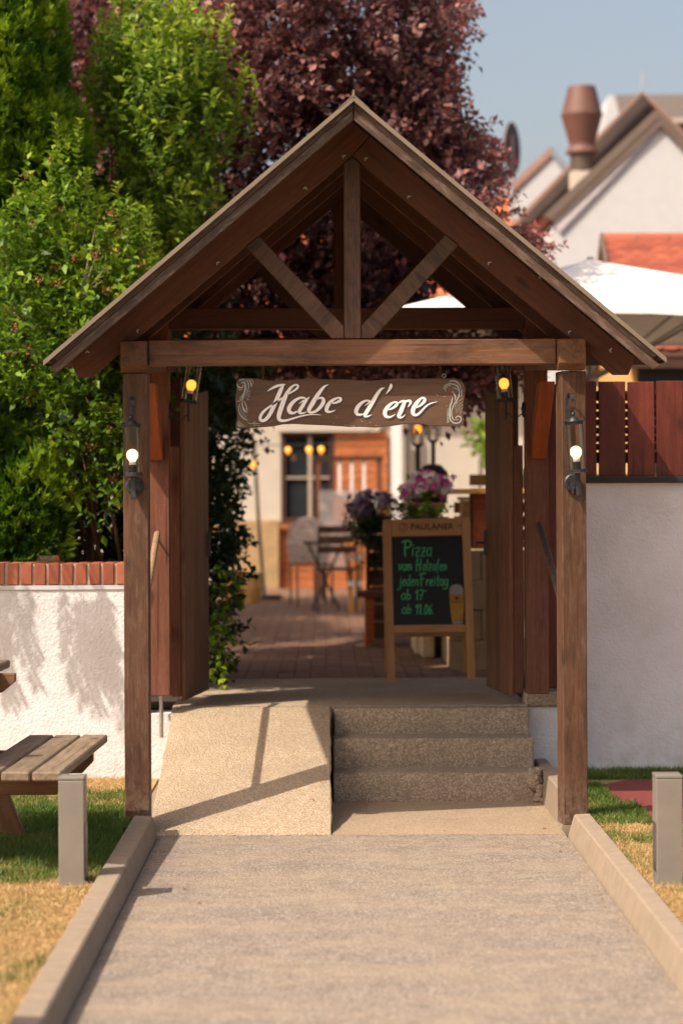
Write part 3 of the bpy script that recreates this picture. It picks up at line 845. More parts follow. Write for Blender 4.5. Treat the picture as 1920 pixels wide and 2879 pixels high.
outl = [S1(*p) for p in [(108, 160), (118, 125), (150, 106), (250, 101), (370, 105), (480, 125), (580, 132), (700, 125), (850, 112), (1000, 107), (1200, 112), (1400, 113)]]
outl += [S2(*p) for p in [(0, 115), (120, 128), (250, 132), (400, 120), (600, 101), (800, 105), (1150, 102), (1330, 115), (1400, 150), (1432, 220), (1425, 300), (1405, 400), (1400, 520), (1411, 640), (1400, 678), (1360, 692), (1200, 690), (1000, 683), (900, 665), (780, 656), (680, 662), (520, 688), (330, 705), (150, 695)]]
outl += [S1(*p) for p in [(1500, 697), (1400, 690), (1200, 678), (950, 668), (800, 660), (680, 665), (560, 690), (400, 702), (200, 714), (115, 714), (97, 695), (105, 650), (121, 600), (118, 540), (105, 470), (95, 380), (100, 300), (110, 240)]]
sgn = empty('name_board', S1(1500, 420), 'brown wavy-edged wooden board with white script lettering hanging under the tie beam', 'sign')
M = Matrix.Translation(S1(1500, 420) + Vector((0, 0.0125, 0))) ; Mi = M.inverted()
front = [Mi @ Vector((p.x, SY, p.z)) for p in outl]; backv = [Mi @ Vector((p.x, SY + 0.026, p.z)) for p in outl]
bm = bmesh.new()
fa = [bm.verts.new(p) for p in front]; ba = [bm.verts.new(p) for p in backv]
bm.faces.new(fa[::-1]); bm.faces.new(ba)
for i in range(len(fa)):
    bm.faces.new((fa[i], fa[(i + 1) % len(fa)], ba[(i + 1) % len(fa)], ba[i]))
bmesh.ops.recalc_face_normals(bm, faces=bm.faces)
bmesh.ops.triangulate(bm, faces=[f for f in bm.faces if len(f.verts) > 4])
me = bpy.data.meshes.new('board'); bm.to_mesh(me); bm.free(); bev(me, 0.0022, 1)
link('board', me, W_SIGN, sgn, M)

def ribbon(mb, pts, f, yoff=0.0, th=0.0012, off=(0, 0), ws=1.0, cap=True, n=7):
    """pts: (x, y, width) in tracing units, f maps tracing xy to world, drawn as a thin raised layer of paint"""
    q = catmull(pts, n)
    L, R = [], []
    for i, p in enumerate(q):
        a, b_ = q[max(i - 1, 0)], q[min(i + 1, len(q) - 1)]
        t = np.array([b_[0] - a[0], b_[1] - a[1]]); l = np.hypot(*t) or 1; t /= l
        w = max(p[2], 2) * ws / 2
        L.append((p[0] - t[1] * w + off[0], p[1] + t[0] * w + off[1])); R.append((p[0] + t[1] * w + off[0], p[1] - t[0] * w + off[1]))
    if cap:   # rounded ends
        for end, sgn_ in ((0, -1), (-1, 1)):
            p = q[end]; o_ = q[1] if end == 0 else q[-2]
            t = np.array([p[0] - o_[0], p[1] - o_[1]]); l = np.hypot(*t) or 1; t = t / l * max(p[2], 2) * ws * 0.28
            mid = (p[0] + t[0] + off[0], p[1] + t[1] + off[1])
            wv = ((L[end][0] - R[end][0]) * 0.25, (L[end][1] - R[end][1]) * 0.25)
            l_, r_ = (mid[0] + wv[0], mid[1] + wv[1]), (mid[0] - wv[0], mid[1] - wv[1])
            if end == 0: L.insert(0, l_); R.insert(0, r_)
            else: L.append(l_); R.append(r_)
    base = len(mb.v)
    for (lx, ly), (rx, ry) in zip(L, R):
        for x, y in ((lx, ly), (rx, ry)):
            p = f(x, y); mb.v.append((p.x, p.y - yoff, p.z))
    for i in range(len(L) - 1):
        mb.f.append((base + 2 * i, base + 2 * i + 2, base + 2 * i + 3, base + 2 * i + 1)); mb.m.append(0)

LET1 = [
 [(488, 260, 5), (540, 228, 24), (600, 200, 32), (660, 184, 26), (705, 176, 10)],
 [(690, 182, 14), (655, 240, 46), (620, 320, 50), (585, 400, 50), (555, 470, 50), (520, 540, 46), (480, 595, 42), (435, 622, 36), (403, 610, 34), (402, 575, 34), (425, 530, 34), (470, 485, 28), (530, 440, 22), (600, 392, 22), (670, 345, 22)],
 [(735, 302, 14), (790, 268, 20), (840, 235, 26), (862, 205, 26), (850, 184, 20), (815, 188, 22), (770, 225, 32), (725, 290, 46), (690, 370, 54), (658, 460, 56), (632, 545, 54), (630, 600, 44), (665, 622, 34), (730, 616, 26), (810, 592, 22), (900, 566, 18), (990, 549, 14), (1070, 546, 11), (1142, 554, 4)],
 [(965, 365, 20), (935, 342, 24), (880, 345, 28), (825, 375, 38), (780, 420, 46), (752, 475, 50), (765, 520, 42), (810, 528, 30), (850, 508, 18)],
 [(1003, 330, 5), (962, 372, 34), (925, 430, 44), (885, 495, 44), (880, 526, 30), (920, 530, 22), (972, 512, 5)],
 [(872, 414, 4), (905, 392, 14), (930, 372, 18)],
 [(1233, 180, 5), (1180, 208, 28), (1125, 275, 44), (1075, 350, 52), (1030, 425, 54), (995, 490, 46), (1015, 522, 28), (1080, 505, 32), (1135, 455, 42), (1172, 395, 46), (1165, 350, 34), (1125, 345, 20), (1085, 368, 10)],
 [(1255, 412, 12), (1320, 402, 24), (1378, 375, 36), (1378, 345, 24), (1330, 348, 24), (1270, 385, 40), (1225, 440, 48), (1210, 495, 44), (1245, 515, 26), (1290, 505, 16), (1320, 490, 4)],
]
LET2 = [
 [(442, 220, 5), (395, 238, 28), (345, 305, 42), (300, 380, 48), (250, 465, 48), (205, 540, 44), (200, 567, 28), (235, 568, 18), (283, 547, 4)],
 [(262, 385, 26), (220, 376, 22), (165, 400, 34), (115, 450, 48), (92, 505, 50), (105, 540, 38), (145, 548, 24), (182, 538, 10)],
 [(198, 440, 4), (228, 418, 14), (252, 396, 16)],
 [(515, 170, 12), (518, 195, 38), (500, 238, 28), (457, 296, 4)],
 [(472, 492, 12), (530, 472, 24), (585, 430, 34), (590, 400, 24), (550, 398, 22), (490, 440, 42), (445, 510, 50), (455, 565, 40), (500, 578, 24), (540, 562, 14), (570, 543, 4)],
 [(600, 412, 6), (640, 388, 24), (690, 380, 26)],
 [(690, 385, 34), (665, 440, 48), (635, 515, 50), (612, 565, 42), (635, 584, 24), (665, 572, 14), (692, 546, 4)],
 [(678, 402, 16), (710, 382, 24), (748, 380, 30), (756, 408, 28), (722, 456, 4)],
 [(815, 468, 12), (875, 435, 26), (925, 385, 38), (928, 350, 28), (890, 347, 26), (840, 395, 44), (795, 465, 52), (785, 525, 48), (818, 553, 32), (865, 530, 26), (915, 475, 22), (965, 430, 18), (1020, 405, 12), (1085, 388, 3)],
]
lt = MB(); sh = MB()
for k, s_ in enumerate(LET1):
    ribbon(lt, s_, S1, 0.0034 + k * 0.00005); ribbon(sh, s_, S1, 0.0022 + k * 0.00005, off=(11, 15))
for k, s_ in enumerate(LET2):
    ribbon(lt, s_, S2, 0.0039 + k * 0.00005); ribbon(sh, s_, S2, 0.0027 + k * 0.00005, off=(11, 15))
sh.build('painted_shadow', SHADOW_P, sgn)['kind'] = 'stuff'; lt.build('lettering', WHITE_P, sgn)['kind'] = 'stuff'
# scrollwork at the ends
ORN1 = [
 [(168, 162, 6), (195, 153, 10), (214, 180, 12), (214, 240, 12), (200, 300, 12), (186, 355, 8), (180, 410, 8), (190, 460, 12), (215, 505, 14), (242, 522, 4)],
 [(116, 165, 4), (128, 200, 10), (160, 220, 10), (188, 210, 8), (190, 185, 4)], [(125, 225, 3), (150, 245, 6), (185, 240, 4)], [(135, 130, 3), (160, 118, 6), (200, 112, 5)],
 [(245, 110, 3), (278, 140, 8), (292, 180, 10), (295, 215, 3)], [(272, 108, 3), (305, 130, 6), (318, 170, 3)], [(222, 108, 3), (250, 140, 6), (262, 190, 6), (258, 240, 3)],
 [(190, 290, 4), (165, 330, 5), (140, 350, 3)], [(186, 320, 4), (160, 360, 5), (125, 385, 3)], [(182, 340, 3), (150, 385, 4), (110, 388, 3)],
 [(160, 400, 3), (140, 450, 5), (140, 510, 6), (165, 560, 8), (205, 600, 8), (245, 620, 3)], [(240, 240, 3), (262, 270, 4), (275, 250, 3)], [(238, 270, 3), (262, 300, 4), (278, 280, 3)], [(236, 300, 3), (258, 330, 4), (272, 310, 3)],
 [(230, 340, 3), (250, 370, 4), (258, 350, 3)], [(205, 380, 5), (225, 430, 9), (240, 480, 4)], [(222, 470, 3), (240, 500, 4), (246, 470, 3)],
 [(245, 642, 3), (285, 660, 5), (340, 640, 3)], [(310, 662, 3), (360, 655, 5), (405, 662, 3)], [(320, 680, 3), (350, 675, 3), (395, 682, 3)],
 [(118, 655, 4), (140, 680, 5), (180, 700, 3)], [(125, 640, 4), (160, 670, 5), (208, 700, 3)], [(120, 672, 3), (132, 688, 4), (150, 696, 3)], [(135, 625, 3), (175, 660, 4), (215, 690, 3)],
]
ORN2 = [
 [(1295, 180, 4), (1330, 205, 8), (1352, 260, 9), (1348, 320, 9), (1320, 375, 8), (1285, 430, 9), (1262, 490, 9), (1258, 550, 9), (1275, 600, 8), (1300, 615, 5)],
 [(1160, 240, 3), (1170, 205, 6), (1200, 180, 8), (1250, 170, 9), (1295, 182, 6)], [(1190, 268, 3), (1180, 235, 5), (1200, 205, 6), (1245, 190, 6)], [(1260, 262, 4), (1285, 285, 8), (1305, 330, 8), (1300, 375, 3)],
 [(1270, 330, 4), (1262, 390, 12), (1242, 440, 14), (1238, 500, 16), (1235, 560, 14), (1245, 610, 10), (1290, 650, 10), (1340, 650, 10), (1375, 615, 10), (1365, 575, 10), (1330, 568, 8), (1305, 590, 6)],
 [(1215, 150, 3), (1260, 140, 6), (1300, 150, 3)], [(1235, 130, 3), (1290, 130, 6), (1340, 165, 3)], [(1300, 125, 3), (1345, 165, 6), (1372, 215, 3)], [(1270, 225, 3), (1300, 222, 5), (1335, 250, 4)],
 [(1375, 260, 4), (1380, 300, 5), (1370, 330, 3)], [(1310, 600, 4), (1325, 612, 6), (1340, 600, 3)],
 [(1400, 390, 2), (1350, 420, 3), (1320, 470, 3), (1310, 520, 2)], [(1400, 425, 2), (1360, 450, 3), (1335, 490, 3), (1325, 530, 2)], [(1398, 460, 2), (1365, 485, 3), (1350, 520, 2)], [(1398, 350, 2), (1350, 380, 3), (1310, 430, 3), (1295, 480, 2)], [(1395, 500, 2), (1372, 520, 3), (1360, 545, 2)],
] + [[(1228 - 5 * math.sin(k * .5), 470 + k * 26, 5), (1210 - 4 * math.sin(k * .5), 482 + k * 27, 7), (1206, 490 + k * 27, 2)] for k in range(7)] + [[(1300 + k * 12, 395 - k * 30, 3), (1318 + k * 11, 402 - k * 30, 6)] for k in range(5)]
ob = MB()
for k, s_ in enumerate(ORN1): ribbon(ob, s_, S1, 0.0024 + k * 0.00003, ws=1.3)
for k, s_ in enumerate(ORN2): ribbon(ob, s_, S2, 0.0024 + k * 0.00003, ws=1.3)
ob.build('ornament', ORN_P, sgn)
od = MB()
ribbon(od, [(150, 130, 20), (190, 125, 36), (235, 160, 40), (240, 230, 36), (225, 300, 26), (205, 350, 10)], S1, 0.0018)
ribbon(od, [(150, 440, 8), (175, 510, 30), (210, 570, 40), (240, 620, 20)], S1, 0.0018)
ribbon(od, [(1290, 165, 20), (1330, 190, 30), (1370, 235, 34), (1390, 300, 10)], S2, 0.0018)
ribbon(od, [(1255, 640, 10), (1300, 655, 22), (1360, 640, 20), (1385, 600, 8)], S2, 0.0018)
od.build('ornament_ground', ORN_D, sgn)
# chips in the paint
ch = MB()
for k, (x, y) in enumerate([(150, 615), (165, 632), (335, 678), (265, 648), (375, 692), (1075, 300), (1090, 312), (1198, 442), (415, 540), (60, 690), (200, 690), (30, 688), (1175, 325), (505, 515)]):
    ribbon(ch, [(x - random.uniform(4, 14), y, 4), (x, y + random.uniform(-4, 4), random.uniform(5, 12)), (x + random.uniform(4, 16), y, 3)], S2, 0.0015 + k * 0.00003, n=3)
for k, (x, y) in enumerate([(1330, 585), (1300, 650), (540, 625), (520, 638), (330, 632), (760, 150), (1255, 325), (1440, 680)]):
    ribbon(ch, [(x - random.uniform(4, 20), y, 3), (x, y + random.uniform(-4, 4), random.uniform(4, 9)), (x + random.uniform(4, 20), y, 3)], S1, 0.0016 + k * 0.00003, n=3)
ch.build('paint_chip', plain('bare chipped wood', (0.42, 0.22, 0.12), 0.8), sgn)
# chains and eyes
def torus(mb, c, R, r, M3, n=12, m=6, sx=1.0):
    base = len(mb.v)
    for i in range(n):
        a = 2 * math.pi * i / n
        for k in range(m):
            b_ = 2 * math.pi * k / m
            p = Vector(((R + r * math.cos(b_)) * math.cos(a) * sx, r * math.sin(b_), (R + r * math.cos(b_)) * math.sin(a)))
            mb.v.append(tuple(Vector(c) + M3 @ p))
    for i in range(n):
        for k in range(m):
            mb.f.append((base + i * m + k, base + i * m + (k + 1) % m, base + ((i + 1) % n) * m + (k + 1) % m, base + ((i + 1) % n) * m + k)); mb.m.append(0)
for px, y0, y1 in ((741, 1024, 1066), (1238, 1020, 1064)):
    a = U(px, y0, SY + 0.012); b_ = U(px - 2, y1, SY + 0.012)
    mb = MB(); n = 4
    for k in range(n):
        c = a.lerp(b_, (k + 0.5) / n)
        torus(mb, c, 0.0095, 0.0014, Matrix.Rotation(k * math.pi / 2 + 0.3, 3, 'Z'), sx=0.6)
    mb.build('chain', RUSTY, sgn, smooth=True)
mb = MB(); torus(mb, U(1248, 1056, SY + 0.012), 0.0085, 0.0016, Matrix.Identity(3)); mb.tube([U(1248, 1061, SY + 0.012), U(1246, 1070, SY + 0.012)], 0.0014, 6)
mb.build('eye_screw', STEEL, sgn, smooth=True)

# ------------------------------------------------------------------ portal lanterns
def lantern(pos, rz, tilt, lean, bulb, label, energy, col):
    """local frame: wall plane y=0, lantern stands out towards -y"""
    base = Matrix.Translation(pos) @ Matrix.Rotation(rz, 4, 'Z')
    g = bpy.data.objects.new('wall_lantern', None); C.objects.link(g); place(g, None, base)
    tag(g, label, 'lantern', 'lanterns on the portal posts')
    B = base
    T = base @ Matrix.Translation((0, -0.10, 0.045)) @ Matrix.Rotation(tilt, 4, 'Y') @ Matrix.Rotation(lean, 4, 'X')
    # wall side
    MB().lathe([(0.0, 0.0), (0.042, 0.0), (0.042, 0.006), (0.036, 0.011), (0.0, 0.012)], n=24, close=False).build('back_plate', IRON, g, wm=B @ Matrix.Rotation(math.pi / 2, 4, 'X'), smooth=False)
    mb = MB()
    for x in (-0.024, 0.026):
        mb.box(x - 0.003, x + 0.003, -0.014, -0.011, -0.012, 0.012)
    mb.build('screw', BLACK, g, wm=B @ Matrix.Translation((0, 0, 0.004)))
    mb = MB()
    mb.bar((0, -0.010, -0.02), (0, -0.055, -0.055), 0.022, 0.007)
    mb.bar((0, -0.052, -0.054), (0, -0.092, -0.02), 0.022, 0.007)
    mb.build('bracket_arm', IRON, g, wm=B)
    tb = base @ Matrix.Translation((0, -0.10, 0.045)) @ Matrix.Rotation(tilt, 4, 'Y')
    MB().box(-0.0115, 0.0115, -0.006, 0.006, -0.100, -0.002).box(-0.013, 0.013, -0.008, -0.004, -0.109, -0.092).build('tail_bar', IRON, g, wm=tb, bevel=0.002)
    MB().lathe([(0.0, 0.0), (0.056, 0.0), (0.056, 0.0022), (0.044, 0.003), (0.044, 0.017), (0.042, 0.017), (0.042, 0.004), (0, 0.004)], n=28, close=False).build('base_ring', IRON, g, wm=T)
    MB().lathe([(0.0415, 0.005), (0.0415, 0.232)], n=32, close=False).lathe([(0.0395, 0.232), (0.0395, 0.005)], n=32, close=False).build('glass_cylinder', GLASS, g, wm=T, smooth=True)
    mb = MB()
    for a in (40, 140, 220, 320):
        x, y_ = 0.0455 * math.cos(math.radians(a)), 0.0455 * math.sin(math.radians(a))
        mb.tube([(x, y_, 0.0), (x, y_, 0.245)], 0.0011, 6)
        mb.lathe([(0.0, 0.244), (0.003, 0.245), (0.0035, 0.248), (0.002, 0.251), (0, 0.252)], (x, y_, 0), 8, False)
    mb.build('guard_rod', IRON, g, wm=T)
    MB().lathe([(0.0, 0.226), (0.043, 0.226), (0.043, 0.238), (0.053, 0.239), (0.053, 0.2415), (0.030, 0.242), (0.022, 0.256), (0.010, 0.264), (0.004, 0.267), (0, 0.267)], n=28, close=False).build('cap', IRON, g, wm=T, smooth=False)
    MB().lathe([(0.0, 0.264), (0.006, 0.266), (0.0098, 0.273), (0.0095, 0.279), (0.006, 0.285), (0, 0.287)], n=16, close=False).build('finial', IRON, g, wm=T, smooth=True)
    mb = MB(); torus(mb, (0, 0, 0.297), 0.013, 0.0013, Matrix.Rotation(0.5, 3, 'Z'), 16, 6); mb.build('ring', IRON, g, wm=T, smooth=True)
    # hook strap curling over the ring
    pts = [(-0.010, -0.004, 0.20)] + [(-0.010, -0.005, 0.30), (-0.009, -0.005, 0.385)]
    pts += [(-0.006, -0.035 - 0.030 * math.cos(a), 0.388 + 0.030 * math.sin(a)) for a in np.linspace(math.pi, 0, 9) * -1 + math.pi][0:0]
    for a in np.linspace(0, math.pi * 1.1, 10):
        pts.append((-0.008 + 0.004 * a, -0.035 + 0.030 * math.cos(a), 0.388 + 0.030 * math.sin(a)))
    mb = MB()
    for a, b_ in zip(pts[:-1], pts[1:]):
        mb.bar(a, b_, 0.016, 0.003, up=(1, 0, 0)) if False else mb.bar(a, b_, 0.016, 0.003, up=(0, -1, 0.3))
    mb.build('hook_strap', IRON, g, wm=base @ Matrix.Rotation(tilt * 0.6, 4, 'Y'))
    MB().lathe([(0.0, 0.004), (0.019, 0.004), (0.019, 0.050), (0.017, 0.052), (0.0, 0.052)], n=18, close=False).build('socket', BLACK, g, wm=T)
    MB().lathe([(0.0165, 0.050), (0.0165, 0.060), (0.0155, 0.070)], n=18, close=True).build('bulb_collar', CERAM, g, wm=T, smooth=True)
    prof = [(0.0155, 0.068), (0.018, 0.075)] + [(0.0285 * math.cos(a), 0.098 + 0.0285 * math.sin(a)) for a in np.linspace(-0.75, math.pi / 2 - 0.01, 10)]
    MB().lathe(prof, n=22, close=True).build('bulb', bulb, g, wm=T, smooth=True)
    return g

lantern(U(379.5, 1366, 11.398), 0, math.radians(-1.5), 0, BULB_W, 'black iron lantern with a lit white bulb on the front of the left front post', 0, None)
lantern(U(1609, 1357, 11.395), math.radians(7), math.radians(-4.0), 0, BULB_W, 'black iron lantern leaning left with a lit white bulb on the right front post', 0, None)
lantern(Vector((-0.8355, 13.06, 2.065)), math.radians(90), 0, math.radians(9), BULB_Y, 'tilted lantern with an amber bulb inside on the left rear post', 0, None)
lantern(Vector((1.0735, 13.06, 2.065)), math.radians(-90), 0, math.radians(5), BULB_Y, 'tilted lantern with an amber bulb inside on the right rear post', 0, None)

# ------------------------------------------------------------------ bollard lamps
def bollard(x0, x1, y0, h, side, label, z0=0.066):
    g = empty('bollard_lamp', ((x0 + x1) / 2, y0 + 0.06, z0), label, 'bollard', 'square bollard lamps beside the path')
    MB().box(x0, x1, y0, y0 + 0.115, z0 + 0.002, z0 + h - 0.014).build('housing', BOLLARD, g, bevel=0.004, seg=2)
    MB().box(x0 - 0.001, x1 + 0.001, y0 - 0.001, y0 + 0.116, z0 + h - 0.012, z0 + h).build('top_plate', BOLLARD, g, bevel=0.002)
    xs = x1 if side > 0 else x0
    MB().box(xs - 0.001, xs + 0.003, y0 + 0.010, y0 + 0.105, z0 + 0.055, z0 + 0.245).build('light_slot', LEDSLOT, g)
    MB().box(x0 - 0.03, x1 + 0.03, y0 - 0.02, y0 + 0.14, z0 - 0.03, z0 + 0.006).build('footing', KERB, g, bevel=0.003)
a = U(166, 2456, 9.50); b_ = U(238, 2456, 9.50)
bollard(a.x, b_.x, 9.50, 0.432, 1, 'square sand grey bollard lamp left of the path beside the wooden bench')
a = U(1845, 2469, 9.44); b_ = U(1919, 2469, 9.44)
bollard(a.x, b_.x, 9.44, 0.435, -1, 'square sand grey bollard lamp right of the path at the picture edge')
bollard(-1.16, -1.06, 6.62, 0.43, 1, 'square sand grey bollard lamp nearest the camera, left of the path')

# ------------------------------------------------------------------ picnic table
pt = empty('picnic_table', (-1.75, 10.45, 0.066), 'weathered wooden picnic table with an attached bench on the lawn', 'table')
zs = 0.502
dirv = Vector((0.048, 1.54, 0))
base = Vector((-1.060, 9.66, zs - 0.02))
pm_ = None
def plank(p, q, w, h, mat, name='plank'):
    return timber(name, p, q, w, h, mat, pt, up=(1, 0, 0), bevel=0.005)
for k in range(3):
    o = Vector((-0.058 - 0.1245 * k, 0, 0))
    timber('seat_plank', base + o, base + o + dirv, 0.115, 0.038, W_GREY, pt, up=(1, 0, 0), bevel=0.006)
for k in range(3):
    o = Vector((-1.50 - 0.1245 * k, 0, 0))
    timber('seat_plank', base + o, base + o + dirv, 0.115, 0.038, W_GREY, pt, up=(1, 0, 0), bevel=0.006)
for k in range(4):
    p = Vector((-1.572 - 0.1245 * k, 9.70, 0.828)); timber('tabletop_plank', p, p + dirv, 0.115, 0.038, W_GREY, pt, up=(1, 0, 0), bevel=0.006)
for yb in (10.10, 10.90):
    zc = zs - 0.043 - 0.052
    # bearer under the seats with sloped ends
    xr = -1.090 + (yb - 9.66) * 0.031
    prism('seat_bearer', [(xr, zc + 0.05), (xr, zc + 0.0), (xr - 0.05, zc - 0.052), (-2.66, zc - 0.052), (-2.71, zc), (-2.71, zc + 0.05)], yb, yb + 0.045, (1, 0, 0), W_UNDER, pt)
    prism('top_bearer', [(-1.40, 0.806), (-1.40, 0.77), (-1.46, 0.72), (-1.98, 0.72), (-2.04, 0.77), (-2.04, 0.806)], yb, yb + 0.045, (1, 0, 0), W_UNDER, pt)
    for s in (-1, 1):
        xb, xt = (-1.365, -1.64) if s > 0 else (-2.40, -2.12)
        xb += (yb - 10.1) * 0.03
        prism('leg', [(xb, 0.05), (xb - 0.10, 0.05), (xt - 0.10, 0.806), (xt, 0.806)], yb - 0.047, yb - 0.002, (xt - xb, 0, 0.75), W_UNDER, pt)

lit = empty('litter', U(140, 2366, 10.75), 'crumpled white and red wrapper lying in the shaded grass by the bench', 'litter')
bm = bmesh.new(); bmesh.ops.create_icosphere(bm, subdivisions=2, radius=0.022)
for v in bm.verts: v.co *= random.uniform(0.6, 1.25); v.co.z *= 0.7
me = bpy.data.meshes.new('paper'); bm.to_mesh(me); bm.free(); link('paper', me, WHITE_W, lit, WM[lit.name])
bm = bmesh.new(); bmesh.ops.create_icosphere(bm, subdivisions=1, radius=0.015)
for v in bm.verts: v.co *= random.uniform(0.6, 1.25)
me = bpy.data.meshes.new('wrapper'); bm.to_mesh(me); bm.free(); link('wrapper', me, plain('red wrapper', (0.5, 0.05, 0.04), 0.4), lit, WM[lit.name] @ Matrix.Translation((0.018, -0.012, 0)))

# glass ashtray on the wall
c = U(139, 1578, 13.30)
at_ = MB().lathe([(0.066, 0.0), (0.067, 0.036), (0.060, 0.036), (0.057, 0.010), (0.0, 0.010)], n=28, close=True).build('glass_dish', glassmat('amber tinted glass', (0.80, 0.62, 0.42), 2.5), None, wm=Matrix.Translation((c.x, 13.32, 1.247)), smooth=False)
tag(at_, 'shallow round glass dish standing on the brick coping', 'dish')

# ------------------------------------------------------------------ chalkboard A-frame
q_bl, q_br = U(1090, 1916, 15.02), U(1336, 1911, 15.06)
q_tl, q_tr = U(1076, 1461, 15.25), U(1320.5, 1454.5, 15.29)
def ab(cx, cy):
    xl = 75 + 65 * (cy - 145) / 2140; xr = 1225 + 75 * (cy - 115) / 2145
    a = (cx - xl) / (xr - xl); yt = 145 - 30 * a; yb = 2285 - 25 * a
    return a, (yb - cy) / (yb - yt)
def AB(cx, cy, off=0.0):
    a, b_ = ab(cx, cy)
    p = q_bl.lerp(q_br, a).lerp(q_tl.lerp(q_tr, a), b_)
    n = (q_br - q_bl).cross(q_tl - q_bl).normalized()
    if n.y > 0: n = -n
    return p + n * off
cb = empty('chalkboard_sign', (q_bl + q_br) / 2, 'oak framed A-board with green chalk writing standing on the platform', 'sign')
def slab(name, cs, mat, o0, o1, bevel=0.003, label=None):
    A = [AB(x, y, o0) for x, y in cs]; B = [AB(x, y, o1) for x, y in cs]
    c = sum(A, Vector()) / len(A)
    L0 = (A[1] - A[0]); Ld = (A[2] - A[1]); d = L0 if L0.length > Ld.length else Ld
    M = Matrix.Translation(c) @ frame_x(d); Mi = M.inverted()
    me = MB().hexa([Mi @ p for p in A], [Mi @ p for p in B]).mesh(name)
    bm = bmesh.new(); bm.from_mesh(me); bmesh.ops.recalc_face_normals(bm, faces=bm.faces); bm.to_mesh(me); bm.free()
    if bevel: bev(me, bevel)
    o = link(name, me, mat, cb, M)
    return o
slab('stile', [(75, 145), (183, 143), (240, 2283), (140, 2285)], W_BOARD, 0.0, -0.028)
slab('stile', [(1118, 118), (1225, 115), (1300, 2260), (1200, 2261)], W_BOARD, 0.0, -0.028)
slab('top_rail', [(185, 143), (1116, 118), (1124, 352), (191, 372)], W_BOARD, -0.001, -0.026)
slab('bottom_rail', [(222, 1548), (1170, 1535), (1174, 1636), (226, 1650)], W_BOARD, -0.001, -0.026)
slab('chalk_panel', [(190, 374), (1124, 354), (1170, 1534), (222, 1547)], CHALKB, -0.012, -0.016, 0)
# rear frame
lean = Vector((0, 0.30, 0))
for (x, y, x2, y2) in ((75, 150, 140, 2285), (1140, 150, 1215, 2262)):
    p = AB(x + 50, y + 20, -0.035); q = AB(x2 + 50, y2 - 10, -0.03) + Vector((0, 0.62, 0)); q.z = ZP + 0.002
    timber('rear_leg', p, q, 0.024, 0.045, W_BOARD, cb)
p = AB(130, 1700, -0.03) + Vector((0, 0.45, 0)); q = AB(1190, 1690, -0.03) + Vector((0, 0.45, 0))
timber('rear_rail', p, q, 0.02, 0.045, W_BOARD, cb)
# writing in chalk: simple stroke letters on a unit em (x right, y up, 0..1)
GL = {
 'P': (0.62, [[(0.0, .93), (.25, 1.02), (.52, 1.0), (.66, .82), (.50, .60), (.22, .56)], [(.26, .98), (.24, .5), (.30, .0)]]),
 'i': (0.26, [[(.1, .52), (.1, .04)], [(.12, .68), (.13, .72)]]),
 'z': (0.44, [[(.04, .50), (.36, .52), (.06, .05), (.38, .03)], [(.1, .27), (.32, .28)]]),
 'a': (0.46, [[(.38, .48), (.18, .54), (.04, .28), (.14, .04), (.34, .12), (.38, .3)], [(.39, .54), (.38, .14), (.44, .02)]]),
 'v': (0.42, [[(.02, .54), (.18, .03), (.36, .54)]]),
 'o': (0.42, [[(.2, .53), (.03, .3), (.12, .04), (.32, .10), (.36, .38), (.2, .53)]]),
 'm': (0.60, [[(.05, .52), (.06, .03)], [(.06, .36), (.18, .52), (.28, .40), (.28, .04)], [(.28, .36), (.42, .52), (.50, .38), (.52, .03)]]),
 'n': (0.42, [[(.05, .52), (.06, .03)], [(.06, .36), (.20, .52), (.33, .40), (.35, .03)]]),
 'H': (0.58, [[(.10, 1.0), (.06, .5), (.10, .0)], [(.50, 1.0), (.44, .5), (.46, .0)], [(-.02, .50), (.56, .56)], [(.05, .95), (.2, 1.03)]]),
 'l': (0.24, [[(.10, .92), (.09, .08), (.16, .02)]]),
 'f': (0.36, [[(.32, .90), (.18, .92), (.13, .6), (.12, -.18)], [(.0, .52), (.30, .54)]]),
 'e': (0.40, [[(.06, .28), (.32, .32), (.24, .53), (.05, .34), (.12, .04), (.34, .08)]]),
 'j': (0.26, [[(.12, .54), (.13, -.02), (.04, -.26), (-.20, -.28)], [(.12, .70), (.13, .74)]]),
 'd': (0.46, [[(.34, .48), (.12, .50), (.03, .24), (.14, .04), (.34, .14)], [(.37, .90), (.36, .04)]]),
 'F': (0.54, [[(-.02, .88), (.25, .97), (.58, 1.0)], [(.20, .92), (.18, .5), (.22, .0)], [(.06, .52), (.42, .58)]]),
 'r': (0.34, [[(.06, .52), (.07, .03)], [(.07, .34), (.18, .50), (.30, .48)]]),
 't': (0.30, [[(.13, .84), (.12, .08), (.22, .02)], [(.0, .56), (.28, .60)]]),
 'g': (0.46, [[(.36, .46), (.16, .52), (.04, .28), (.14, .06), (.34, .16)], [(.38, .54), (.37, .0), (.28, -.22), (-.10, -.24)]]),
 'b': (0.44, [[(.08, .92), (.06, .04)], [(.06, .34), (.24, .50), (.36, .28), (.24, .04), (.06, .10)]]),
 '1': (0.34, [[(.0, .70), (.18, .98), (.18, .0)]]),
 '7': (0.44, [[(.04, .92), (.40, .96), (.22, .0)], [(.10, .48), (.38, .52)]]),
 '.': (0.18, [[(.05, .03), (.08, .05)]]),
 '0': (0.46, [[(.22, .96), (.05, .6), (.08, .12), (.26, .02), (.38, .4), (.34, .84), (.22, .96)]]),
 '6': (0.44, [[(.34, .94), (.10, .60), (.06, .18), (.22, .02), (.36, .20), (.26, .46), (.08, .34)]]),
 '"': (0.4, [[(.02, .86), (.12, .90)], [(.22, .88), (.32, .92)]]),
}
